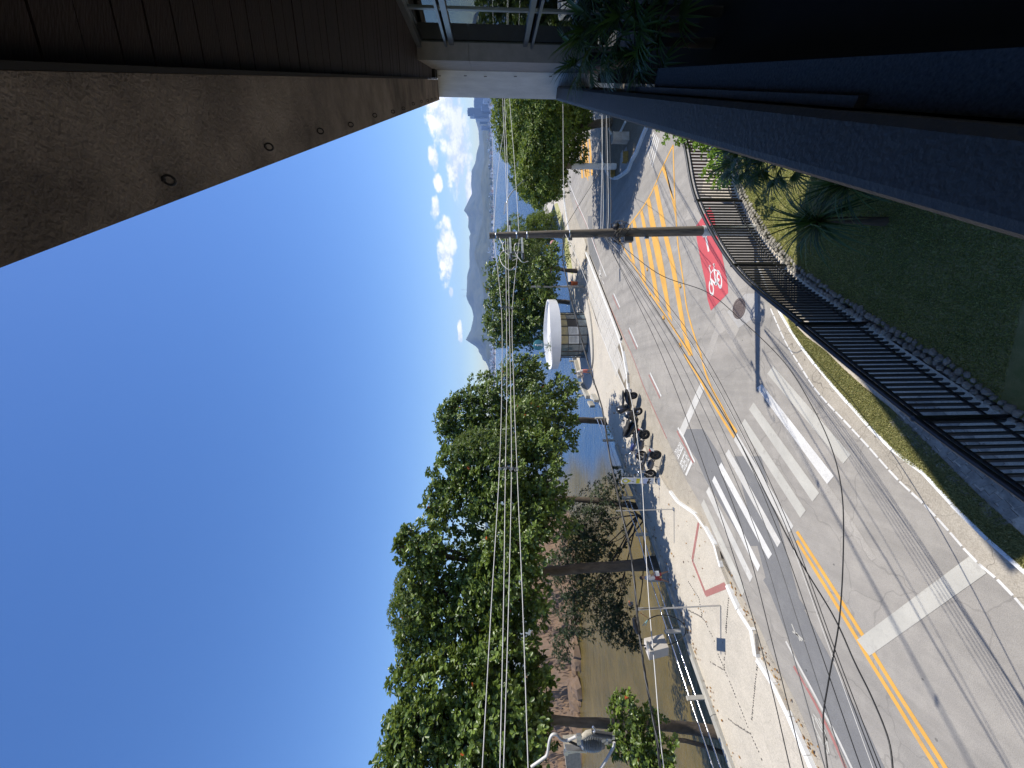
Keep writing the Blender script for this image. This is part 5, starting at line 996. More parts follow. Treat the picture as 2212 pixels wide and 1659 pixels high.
bun = [(1310, 512), (1398, 640), (1512, 815), (1592, 945), (1652, 1062), (1722, 1200), (1800, 1330), (1846, 1430), (1885, 1510), (1920, 1600), (1930, 1680)]
wire('telephone_cable', 'thickest black cable bundle over the road, bending away near the left edge', bun, .012, 'cable_black', None)
wire('drop_cable', 'long black cable swinging loosely over the crosswalk towards the left edge', [(1322, 512), (1420, 590), (1527, 631), (1600, 690), (1692, 780), (1755, 879), (1797, 970), (1818, 1060), (1822, 1170), (1814, 1330), (1790, 1470), (1778, 1560), (1790, 1680)], .011, 'cable_black', None)
TB2 = [(1221, 506), (1243, 549), (1280, 640), (1310, 700), (1344, 790), (1367, 880), (1385, 1020), (1393, 1150), (1402, 1300), (1414, 1440), (1427, 1600), (1440, 1700)]
wire('pale_cable', 'single pale cable drooping in front of the motorcycles and the banner', TB2, .0085, 'cable_light', None)
aer = [(1218, 506), (1200, 560), (1213, 620), (1245, 690), (1272, 790), (1300, 880), (1318, 990), (1342, 1100), (1365, 1210), (1377, 1330), (1388, 1420), (1401, 1500), (1418, 1590), (1430, 1700)]
aer[1] = (1216, 560); aer[2] = (1230, 630)
for k_ in range(3):
    P = [R(x, y, wd(y)) for x, y in aer]; ln = smooth_line(P, 10); q = MB(); q.tube([p+Vector((0, math.cos(i*.55+k_*2.1)*.014, math.sin(i*.55+k_*2.1)*.012)) for i, p in enumerate(ln)], .0085, 6, cap=False)
    o = q.build('twisted_cable', 'cable_black' if k_ else 'cable_grey'); tag(o, ['grey strand of the twisted cable that carries the splitter box', 'black strand of the twisted cable that carries the splitter box', 'black strand of the twisted cable that carries the splitter box'][k_], 'cable', 'strands of the twisted cable')
# splitter box hanging from the twisted cable, with its loop of cable
yb = wd(1375); pc = R(1414, 1386, yb); sb = thing('splitter_box', pc, 'pale plastic splitter box hanging from the twisted cable over the water', 'cable box')
ctr = [R(*D('e1', x, y), yb+dy) for x, y, dy in ((565, 885, .10), (870, 812, .13), (965, 1030, -.10), (650, 1110, -.16))]; bk = Vector((-.16, .03, -.01)); mat('box_plastic', (.58, .53, .46), .55, 6, .06)
q = MB(); q.add(ctr+[c+bk for c in ctr], [(3, 2, 1, 0), (4, 5, 6, 7), (0, 1, 5, 4), (1, 2, 6, 5), (2, 3, 7, 6), (3, 0, 4, 7)]); q.build('body', 'box_plastic', sb)
fr_ = [R(*D('e1', x, y), yb+dy) for x, y, dy in ((600, 935, .03), (625, 930, .03), (655, 1035, -.12), (620, 1045, -.12))]; q = MB(); q.add(fr_+[c-Vector((0, .02, 0)) for c in fr_], [(0, 1, 2, 3), (7, 6, 5, 4), (0, 4, 5, 1), (1, 5, 6, 2), (2, 6, 7, 3), (3, 7, 4, 0)]); q.build('latch', 'galv', sb)
q = MB(); q.tube([R(*D('e1', 520, 1000), yb), R(*D('e1', 585, 1000), yb)], .012, 6); q.tube([R(*D('e1', 585, 1040), yb), R(*D('e1', 660, 1180), yb+.05)], .014, 6); q.build('hanger', 'cable_black', sb)
q = MB(); q.tube(smooth_line([R(*D('e1', x, y), yb+.02) for x, y in ((960, 990), (1040, 965), (1160, 900), (1240, 800), (1225, 680), (1140, 590), (1040, 540), (900, 505), (780, 515), (680, 550), (620, 590))], 5), .008, 6); q.build('cable_loop', 'cable_black', sb)
q = MB(); q.tube([R(*D('e1', 620, 590), yb), R(*D('e1', 540, 680), yb)], .005, 5); q.tube([R(*D('e1', 620, 590), yb), R(*D('e1', 590, 680), yb)], .005, 5); mat('teal_wire', (.2, .42, .42), .5); q.build('fibre_ends', 'teal_wire', sb)
mat('orange_plastic', (.62, .16, .06), .5)
jc = [D('e1', 380, 480), D('e1', 450, 780)]; j = thing('splice_joint', R(*jc[0], wd(1330)), 'black cable joint with orange tag strapped on the twisted cable above the sign pole', 'cable joint')
q = MB(); q.tube([R(*D('e1', 395, 560), yb), R(*D('e1', 425, 680), yb), R(*D('e1', 460, 800), yb)], [.03, .045, .03], 8); q.build('sleeve', 'cable_black', j)
q = MB(); q.tube([R(*D('e1', 345, 320), yb), R(*D('e1', 360, 345), yb)], [.05, .04], 8); q.build('joint_cap', 'cable_black', j)
q = MB(); q.bbox(R(*D('e1', 318, 280), yb), R(*D('e1', 340, 330), yb), .02, .012); q.bbox(R(*D('e1', 500, 465), yb), R(*D('e1', 620, 545), yb), .008, .008); q.build('orange_tag', 'orange_plastic', j)
# island utility pole with street lamp
ib_ = G(*D('d5', 600, 1062), .14); ip = thing('utility_pole', ib_, 'utility pole with white foot and curved lamp arm on the traffic island', 'utility pole')
it = R(1123, 359, ib_.y); MB().tube([ib_, Vector((ib_.x, ib_.y, 3.7))], [.23, .21], 12).build('painted_foot', 'kerb_white', ip); MB().tube([(ib_.x, ib_.y, 3.7), (it.x, ib_.y, it.z)], [.21, .15], 12).build('shaft', 'wood_pole', ip)
la = [R(*p, ib_.y-.3) for p in ((1160, 366), (1149, 375), (1130, 391), (1112, 408), (1101, 421), (1096, 432), (1094, 442))]; MB().tube(smooth_line(la, 4), [.05]*(6*4+1), 8).build('lamp_arm', 'galv', ip)
q = MB(); q.bbox(R(1092, 438, ib_.y-.3), R(1089, 462, ib_.y-.3), .26, .12); q.build('lamp_head', 'white_paint', ip)
q = MB(); q.bbox(R(1117, 355, ib_.y-.4), R(1125, 355, ib_.y-.4), .3, .3); q.build('equipment_box', 'galv', ip)
# ================================================================ SIGN POLES, LAMP POST, BIN, BANNER
sp_ = G(1557, 1308, .15); tpz = R(1378, 1317, sp_.y).z; s = thing('sign_post', sp_, 'grey steel sign post on the pavement with its panel seen edge on', 'sign post')
MB().tube([sp_, (sp_.x-.02, sp_.y, tpz-1.0)], .034, 10).build('post', 'galv', s); MB().tube([(sp_.x-.02, sp_.y, tpz-1.0), (sp_.x-.04, sp_.y, tpz)], .03, 10).build('post_top', 'galv', s)
RS = Matrix.Rotation(math.atan2(sp_.y, sp_.x)-math.pi/2, 3, 'Z'); MB().box((sp_.x+.03, sp_.y, tpz-.60), (.02, .78, 1.0), RS).build('panel', 'cable_grey', s); MB().box(Vector((sp_.x+.03, sp_.y, tpz-.60))+RS @ Vector((.013, 0, 0)), (.004, .74, .96), RS).build('panel_face', 'white_paint', s)
s2_ = G(1456, 1100, .15); tz = R(1331, 1106, s2_.y).z; s = thing('sign_post', s2_, 'thin pale steel pole standing in the tree shade beyond the banner', 'sign post')
MB().tube([s2_, (s2_.x, s2_.y, tz)], .03, 8).build('post', 'galv', s); MB().box((s2_.x, s2_.y, .17), (.2, .2, .03)).build('base_plate', 'galv', s)
lp = G(1263, 619, .15); tz = R(1148, 617, lp.y).z; s = thing('lamp_post', lp, 'slim pale concrete post beside the orange litter bin', 'post')
MB().tube([lp, (lp.x, lp.y, tz)], [.11, .08], 10).build('shaft', 'concrete', s); MB().tube([(lp.x, lp.y, tz), (lp.x, lp.y, tz+.06)], .09, 10).build('cap', 'galv', s)
bp_ = G(1256, 612, .15); s = thing('litter_bin', bp_, 'orange litter bin fixed near the slim post right of the kiosk', 'litter bin')
q = MB(); q.lathe([(.20, .45), (.27, 1.15), (.29, 1.17), (.29, 1.22), (.25, 1.22), (.19, .55)], bp_, 14, None); q.build('bucket', 'orange_plastic', s)
MB().tube([bp_+Vector((.0, .22, 0)), bp_+Vector((0, .22, 1.4))], .03, 8).build('stand', 'galv', s); mat('blue_plastic', (.03, .09, .2), .5); MB().box(bp_+Vector((0, .05, 1.35)), (.35, .2, .3)).build('hood', 'blue_plastic', s)
bn_ = G(1424, 1040, .15); YB = bn_.y; s = thing('banner_sign', bn_, 'tall narrow white and yellow banner sign standing beside the motorcycles', 'banner')
mat('banner_white', (.66, .68, .70), .5); mat('banner_yellow', (.55, .50, .03), .5); mat('banner_blue', (.38, .46, .68), .5); mat('banner_grey', (.48, .52, .58), .5)
def bq(px, z_off, m_, name):
    q = MB(); q.add([R(*D('d6', x, y), YB-z_off) for x, y in px], [tuple(range(len(px)-1, -1, -1))]); return q.build(name, m_, s)
cpx = [(335, 228), (1722, 250), (1695, 496), (290, 488)]; q = MB(); f_ = [R(*D('d6', x, y), YB) for x, y in cpx]; q.add(f_+[p+Vector((0, .03, 0)) for p in f_], [(3, 2, 1, 0), (4, 5, 6, 7), (0, 1, 5, 4), (1, 2, 6, 5), (2, 3, 7, 6), (3, 0, 4, 7)]); q.build('panel', 'banner_white', s)
pin = [(330+150+150*math.cos(a)*1.0, 372+104*math.sin(a)) for a in [math.radians(40+280*i/18) for i in range(19)]]; bq([(480+155*math.cos(math.radians(a)), 372+108*math.sin(math.radians(a))) for a in range(50, 311, 13)]+[(740, 372)], .006, 'banner_yellow', 'pin_emblem')
bq([(475+85*math.cos(2*math.pi*i/16), 372+62*math.sin(2*math.pi*i/16)) for i in range(16)], .010, 'banner_white', 'pin_centre')
bq([(960, 268), (1120, 270), (1085, 480), (925, 478)], .006, 'banner_yellow', 'yellow_block'); bq([(1270, 275), (1440, 278), (1405, 484), (1240, 482)], .006, 'banner_blue', 'picture_block')
bq([(750, 380), (840, 395), (838, 415), (748, 402)], .006, 'cable_black', 'lettering'); 
for i in range(3): bq([(820+i*38, 285), (832+i*38, 285), (815+i*38, 450), (803+i*38, 450)], .006, 'banner_grey', 'lettering')
bq([(1455, 278), (1590, 280), (1565, 325), (1530, 350), (1510, 395), (1600, 378), (1605, 405), (1530, 420), (1535, 488), (1400, 490), (1410, 400), (1440, 385), (1480, 340)], .006, 'cable_black', 'cyclist_picture')
for i in range(2): bq([(1630+i*40, 300), (1645+i*40, 300), (1640+i*40, 470), (1625+i*40, 470)], .006, 'banner_grey', 'lettering')
q = MB(); q.tube([f_[1]+Vector((.02, .015, .3)), Vector((f_[1].x, YB, .15))], .018, 6); q.tube([f_[2]+Vector((-.02, .015, .3)), Vector((f_[2].x, YB, .15))], .018, 6); q.box((bn_.x+.03, YB, .17), (.5, .35, .04)); q.build('stand', 'galv', s)
# ================================================================ INFORMATION KIOSK
mat('kiosk_white', (.70, .71, .72), .5, 1.5, .06); mat('roof_white', (.74, .73, .70), .75, 1.2, .12, col2=(.55, .53, .48)); mat('kiosk_black', (.03, .03, .032), .4); mat('poster_white', (.62, .63, .62), .5); mat('poster_tan', (.40, .34, .17), .5, 3, .5, col2=(.20, .20, .17)); mat('teal_sign', (.045, .20, .24), .45); mat('glass_blue', (.05, .08, .10), .06, 1.2, .3, spec=.9, col2=(.15, .20, .23))
kc = Vector((5.15, 40.9, 0)); ka = math.atan2(3.4, 7.4); kx = Vector((math.cos(ka), math.sin(ka), 0)); ky = Vector((-kx.y, kx.x, 0))
kiosk = thing('information_kiosk', (kc.x, kc.y, .15), 'white roofed glass kiosk with wavy canopy and round information sign', 'kiosk')
def KO(a, b, n=56, ph=0, wav=.06): return [kc+kx*(a*math.cos(t)*(1+wav*math.cos(3*t+.6)))+ky*(b*math.sin(t)*(1+wav*math.cos(2*t+.4))) for t in [2*math.pi*i/n for i in range(n)]]
mb = MB(); mb.prism(KO(4.7, 3.2, 56), .15, .32); mb.build('plinth', 'slab', kiosk)
out_ = KO(4.0, 2.75); inn = KO(3.84, 2.6); n = len(out_)
def zlo(i): return 3.28+.10*math.sin(2*math.pi*i/n*2+1)
def zhi(i): return 4.20+.12*math.cos(2*math.pi*i/n*2-2.6)
V = [Vector((p.x, p.y, zlo(i))) for i, p in enumerate(out_)]+[Vector((p.x, p.y, zhi(i))) for i, p in enumerate(out_)]+[Vector((p.x, p.y, zhi(i))) for i, p in enumerate(inn)]+[Vector((p.x, p.y, 3.86)) for p in inn]
mb = MB(); mb.add(V, [(i, (i+1) % n, n+(i+1) % n, n+i) for i in range(n)], True); mb.add(V, [(n+i, n+(i+1) % n, 2*n+(i+1) % n, 2*n+i) for i in range(n)]); mb.add(V, [(2*n+i, 2*n+(i+1) % n, 3*n+(i+1) % n, 3*n+i) for i in range(n)], True); mb.add(V[:n], [tuple(range(n-1, -1, -1))]); can = mb.build('canopy', 'kiosk_white', kiosk)
mb = MB(); mb.sheet([Vector((p.x, p.y, 3.87)) for p in inn]); mb.build('roof_deck', 'roof_white', can)
for k in range(14):
    t0 = -.9+k*.13; a = kc+kx*(-3.3+k*.28)+ky*(-1.3); b_ = a+ky*2.2; MB().bbox((a.x, a.y, 3.89), (b_.x, b_.y, 3.89), .05, .06).build('roof_rib', 'roof_white', can)
hp = R(*D('c5', 1665, 1358), (kc-kx*3.6-ky*1.0).y-1.2)
NG = 16; ga = KO(2.55, 1.75, NG*4, 0, .02)
rows = [(.32, 1.25), (1.25, 2.35), (2.35, 3.28)]
for i in range(NG):
    a, b_ = ga[i*4], ga[(i*4+4) % len(ga)]; arc = [ga[(i*4+k) % len(ga)] for k in range(5)]
    MB().bbox((a.x, a.y, .3), (a.x, a.y, 3.3), .09, .09, kx).build('mullion', 'kiosk_black', kiosk)
    door = i in (9, 10)
    for j, (z0, z1) in enumerate(rows):
        m_ = 'glass_blue'
        if j == 2 and i in (11, 12, 13, 14, 10): m_ = 'poster_tan'
        if j == 1 and i == 11: m_ = 'poster_white'
        if j == 1 and i in (12,): m_ = 'kiosk_black'
        if door and j == 1: m_ = 'poster_white' if i == 10 else 'glass_blue'
        if door and j == 0 and i == 9: m_ = 'glass_blue'
        q = MB(); q.add([Vector((p.x, p.y, z0+.03)) for p in arc]+[Vector((p.x, p.y, z1-.03)) for p in arc], [(k, k+1, 5+k+1, 5+k) for k in range(4)], True); q.build('pane', m_, kiosk, True)
        if m_ == 'poster_white' and j == 1:
            for k in range(6):
                oo = Vector((0, -.02, 0)); q = MB(); q.bbox(Vector((a.x, a.y, 2.2-k*.14)).lerp(Vector((b_.x, b_.y, 2.2-k*.14)), .15)+oo-ky*.05, Vector((a.x, a.y, 2.2-k*.14)).lerp(Vector((b_.x, b_.y, 2.2-k*.14)), .85)+oo-ky*.05, .01, .03); q.build('notice_line', 'cable_grey', kiosk)
    for z in (1.25, 2.35): MB().bbox((a.x, a.y, z), (b_.x, b_.y, z), .05, .06).build('transom', 'kiosk_black', kiosk)
mb = MB(); mb.prism(KO(2.3, 1.5, 20, 0, .02), .33, .36); mb.build('floor', 'dark_interior', kiosk); mb = MB(); mb.prism([kc+kx*a+ky*b for a, b in ((-1.6, .2), (1.6, .2), (1.6, 1.1), (-1.6, 1.1))], .36, 2.6); mb.build('counter', 'kiosk_black', kiosk)
q = MB(); pp = kc-kx*3.95-ky*.05; q.box((0, 0, 0), (.01, .32, .34)); 
c = R(*D('c5', 1665, 1358), 0.001+38.9); MB().box((c.x+.1, 38.72, c.z), (.4, .16, .36)).build('vent', 'kiosk_black', can)
# round sign with lowercase i
ic = R(*D('c5', 1365, 1138), 39.3); q = MB(); q.tube([(ic.x, 39.3, 3.6), (ic.x, 39.3, ic.z-.5)], .035, 8); q.build('sign_post', 'kiosk_white', kiosk)
q = MB(); q.lathe([(.50, -.05), (.54, -.03), (.54, .03), (.50, .05)], (ic.x, 39.3, ic.z), 32, Matrix.Rotation(math.pi/2, 3, 'X')); disc = q.build('sign_disc', 'teal_sign', kiosk)
q = MB(); pr = [(0, -.09), (.085, -.07), (.085, .07), (.0, .09)]
q.lathe([(.09, -.012), (.09, .012)], (ic.x, 39.23, ic.z+.28), 16, Matrix.Rotation(math.pi/2, 3, 'X')); q.box((ic.x, 39.23, ic.z-.08), (.13, .025, .46)); q.box((ic.x-.11, 39.23, ic.z+.105), (.09, .025, .09)); q.box((ic.x, 39.23, ic.z-.355), (.34, .025, .09)); q.build('letter_i', 'poster_white', disc)
# potted palm growing out of the roof, behind the front edge
c = R(1194, 748, 39.6); fan_palm('roof_palm', 'small palm growing over the kiosk roof beside the round sign', (c.x, c.y, 3.63), (c.x, c.y, 4.15), 9, .35, .75, 9, 61, lo=.0, trunk_r=.04)
# ================================================================ MOTORCYCLES
mat('tyre', (.018, .018, .018), .85, 20, .2); mat('bike_black', (.016, .016, .018), .28, 8, .2, coat=.6); mat('bike_grey', (.09, .09, .10), .4, 8, .15, coat=.3); mat('seat_vinyl', (.02, .02, .021), .55, 15, .2, 60, .3); mat('chrome', (.6, .6, .62), .15, metal=1); mat('plate', (.70, .72, .75), .5); mat('bike_blue', (.02, .03, .12), .3, coat=.5); mat('bike_white', (.70, .70, .70), .35, coat=.4); mat('brake_red', (.3, .02, .02), .3)
mat('mirror_glass', (.5, .55, .6), .05, metal=1)
def wheel(parent, x, r, w_, rim='bike_grey', spokes=6):
    q = MB(); n = 22; pts = [Vector((x+math.cos(a)*(r-w_/2), 0, r+math.sin(a)*(r-w_/2))) for a in [2*math.pi*i/n for i in range(n)]]
    vs = []; k = 8
    for i in range(n):
        a = 2*math.pi*i/n
        for j in range(k):
            b_ = 2*math.pi*j/k; rr = (r-w_/2)+w_/2*math.cos(b_); vs.append(Vector((x+math.cos(a)*rr, w_/2*math.sin(b_), r+math.sin(a)*rr)))
    q.add(vs, [(i*k+j, ((i+1) % n)*k+j, ((i+1) % n)*k+(j+1) % k, i*k+(j+1) % k) for i in range(n) for j in range(k)], True)
    wh = q.build('wheel', 'tyre', parent); q = MB(); rr = r-w_*.95
    vs = []
    for i in range(n):
        a = 2*math.pi*i/n
        for (ra, yo) in ((rr, -.035), (rr, .035), (rr-.03, .03), (rr-.03, -.03)): vs.append(Vector((x+math.cos(a)*ra, yo, r+math.sin(a)*ra)))
    q.add(vs, [(i*4+j, ((i+1) % n)*4+j, ((i+1) % n)*4+(j+1) % 4, i*4+(j+1) % 4) for i in range(n) for j in range(4)])
    for i in range(spokes):
        a = 2*math.pi*i/spokes; q.bbox((x, 0, r), (x+math.cos(a)*rr, 0, r+math.sin(a)*rr), .022, .03, Vector((0, 1, 0)))
    q.lathe([(.055, -.05), (.055, .05)], (x, 0, r), 12, Matrix.Rotation(math.pi/2, 3, 'X')); ORG[wh.name] = ORG[parent.name]
    q.build('rim', rim, wh); q = MB(); q.lathe([(.06, .062), (.125, .062), (.125, .068), (.06, .068)], (x, 0, r), 20, Matrix.Rotation(math.pi/2, 3, 'X')); q.build('brake_disc', 'chrome', wh)
def body_loft(q, secs, n=12):      # secs: (x, z, half width, half height)
    vs = []
    for x, z, hw, hh in secs:
        for j in range(n):
            a = 2*math.pi*j/n; cs, sn = math.cos(a), math.sin(a); vs.append(Vector((x, math.copysign(abs(cs)**.75, cs)*hw, z+math.copysign(abs(sn)**.75, sn)*hh)))
    q.add(vs, [(i*n+j, i*n+(j+1) % n, (i+1)*n+(j+1) % n, (i+1)*n+j) for i in range(len(secs)-1) for j in range(n)], True); q.add(vs[:n], [tuple(range(n-1, -1, -1))]); q.add(vs[-n:], [tuple(range(n))])
def motorcycle(label, pos, head, kind, col='bike_black', lean=.14, plate=False, screen=False):
    r = thing('motorcycle', (0, 0, 0), label, 'motorcycle', 'motorcycles parked on the footway')
    wb = .66 if kind != 'scooter' else .68; rw = .31 if kind != 'scooter' else .27
    wheel(r, wb, rw, .105 if kind != 'scooter' else .12, 'bike_grey' if kind != 'street' else 'kiosk_black', 6 if kind != 'street' else 14); wheel(r, -wb, rw-.01, .14, 'bike_grey' if kind != 'street' else 'kiosk_black', 6 if kind != 'street' else 14)
    for s in (-1, 1): MB().tube([(wb, s*.085, rw), (wb-.17, s*.085, .72), (wb-.25, s*.08, .95)], [.026, .026, .022], 8).build('fork', 'chrome' if kind == 'street' else 'bike_grey', r)
    q = MB(); body_loft(q, [(wb+.18, rw+.30, .05, .02), (wb, rw+.345, .07, .025), (wb-.22, rw+.26, .06, .02)] if kind != 'scooter' else [(wb+.26, rw+.22, .07, .05), (wb, rw+.34, .10, .04), (wb-.24, rw+.2, .08, .05)]); q.build('front_mudguard', col, r)
    hx = wb-.27
    MB().tube([(hx-.16, -.36, 1.06), (hx-.05, -.24, 1.05), (hx, -.08, .99), (hx, .08, .99), (hx-.05, .24, 1.05), (hx-.16, .36, 1.06)], .013, 6).build('handlebar', 'bike_black', r)
    for s in (-1, 1):
        MB().tube([(hx-.12, s*.28, 1.06), (hx-.20, s*.39, 1.06)], .018, 8).build('grip', 'tyre', r)
        q = MB(); q.tube([(hx-.05, s*.24, 1.05), (hx, s*.33, 1.26)], .006, 5); q.lathe([(.02, -.012), (.062, -.008), (.066, .004), (.05, .012)], (hx, s*.36, 1.29), 12, Matrix.Rotation(math.pi/2, 3, 'Y')); q.build('mirror', 'bike_black', r)
    if kind == 'street':
        q = MB(); q.lathe([(.02, -.08), (.08, -.05), (.095, .03), (.085, .05)], (hx+.16, 0, .93), 14, Matrix.Rotation(math.pi/2, 3, 'Y')); q.build('headlight', 'chrome', r)
        q = MB(); body_loft(q, [(hx-.02, .86, .05, .06), (hx-.14, .88, .13, .12), (hx-.34, .87, .14, .12), (hx-.50, .82, .09, .06)]); q.build('fuel_tank', col, r)
        q = MB(); body_loft(q, [(hx-.44, .82, .09, .04), (hx-.62, .80, .14, .055), (hx-.95, .83, .13, .05), (hx-1.15, .86, .08, .035)]); q.build('seat', 'seat_vinyl', r)
        q = MB(); body_loft(q, [(.24, .42, .10, .12), (.08, .45, .15, .18), (-.16, .42, .14, .15), (-.28, .42, .08, .08)]); q.build('engine', 'bike_grey', r)
        q = MB(); [q.tube(p, .016, 6) for p in ([(hx, 0, .92), (.3, 0, .5), (.1, 0, .3), (-.3, 0, .3)], [(hx-.05, 0, .84), (-.3, 0, .72), (-.75, 0, .80)], [(-.3, .07, .3), (-wb, .09, rw)], [(-.3, -.07, .3), (-wb, -.09, rw)], [(-.35, .1, .72), (-.55, .12, .38)], [(-.35, -.1, .72), (-.55, -.12, .38)])]; q.build('frame', 'bike_black', r)
        MB().tube([(.28, -.13, .45), (.15, -.16, .28), (-.3, -.17, .28), (-.75, -.18, .36)], [.022, .025, .035, .045], 8).build('exhaust', 'chrome', r)
        q = MB(); body_loft(q, [(-.95, .60, .07, .015), (-wb-.02, rw+.36, .075, .018), (-.42, .55, .06, .015)]); q.build('rear_mudguard', 'bike_black', r)
    else:
        q = MB(); body_loft(q, [(hx+.32, .70, .05, .14), (hx+.22, .78, .19, .26), (hx, .76, .24, .34), (hx-.14, .58, .23, .30), (hx-.26, .40, .20, .14)]); q.build('front_fairing', col, r)
        q = MB(); body_loft(q, [(hx+.30, .80, .05, .03), (hx+.26, .84, .10, .055), (hx+.20, .88, .11, .05)]); q.build('headlight', 'bike_white', r)
        q = MB(); body_loft(q, [(.25, .30, .20, .08), (.0, .36, .23, .13), (-.3, .47, .25, .22), (-.7, .60, .24, .22), (-1.05, .74, .13, .09)]); q.build('body', col, r)
        q = MB(); body_loft(q, [(.12, .74, .10, .04), (-.02, .78, .17, .06), (-.38, .79, .18, .06), (-.48, .86, .18, .07), (-.86, .90, .15, .06), (-1.0, .93, .09, .03)]); q.build('seat', 'seat_vinyl', r)
        MB().tube([(-.1, -.2, .24), (-.5, -.22, .3), (-.95, -.22, .42)], [.03, .055, .06], 10).build('exhaust', 'bike_grey', r)
        if screen: q = MB(); q.add([(hx+.16, -.16, 1.0), (hx+.16, .16, 1.0), (hx-.02, .15, 1.32), (hx-.02, -.15, 1.32), (hx+.13, 0, 1.02), (hx-.0, 0, 1.36)], [(0, 4, 5, 3), (4, 1, 2, 5)]); q.build('windscreen', 'glass', r)
        q = MB(); q.box((hx+.245, 0, .99), (.02, .12, .07)); q.build('front_badge_panel', 'bike_white', r)
    q = MB(); q.box((-wb-.30, 0, .66), (.03, .16, .05)); q.build('tail_light', 'brake_red', r)
    q = MB(); q.box((-wb-.34, 0, .55), (.012, .20, .17), Matrix.Rotation(-.35, 3, 'Y')); q.build('number_plate', 'plate', r)
    MB().tube([(-.05, .12, .28), (-.12, .32, .02)], .013, 6).build('side_stand', 'bike_grey', r)
    r.location = pos; r.scale = (1.16, 1.25, 1.14); r.rotation_euler = (lean*.6, 0, head); return r
def gp(x, y): p = G(x, y, .15); p.z = .155; return p
motorcycle('black maxi scooter with number plate towards the kiosk, first of the row', (-1.55, 26.5, .155), math.atan2(.62, -.80), 'scooter', plate=True)
motorcycle('large black scooter facing the road with white headlight, beside the first scooter', (-2.62, 25.55, .155), math.atan2(-.50, .92), 'scooter', screen=True)
motorcycle('slim black and blue street motorcycle with round mirrors, third in the row', (-4.05, 24.25, .155), math.atan2(.35, -.94), 'street', 'bike_blue')
motorcycle('dark street motorcycle with white number plate, nearest the banner', (-5.0, 22.75, .155), math.atan2(.52, -.86), 'street', 'bike_black')
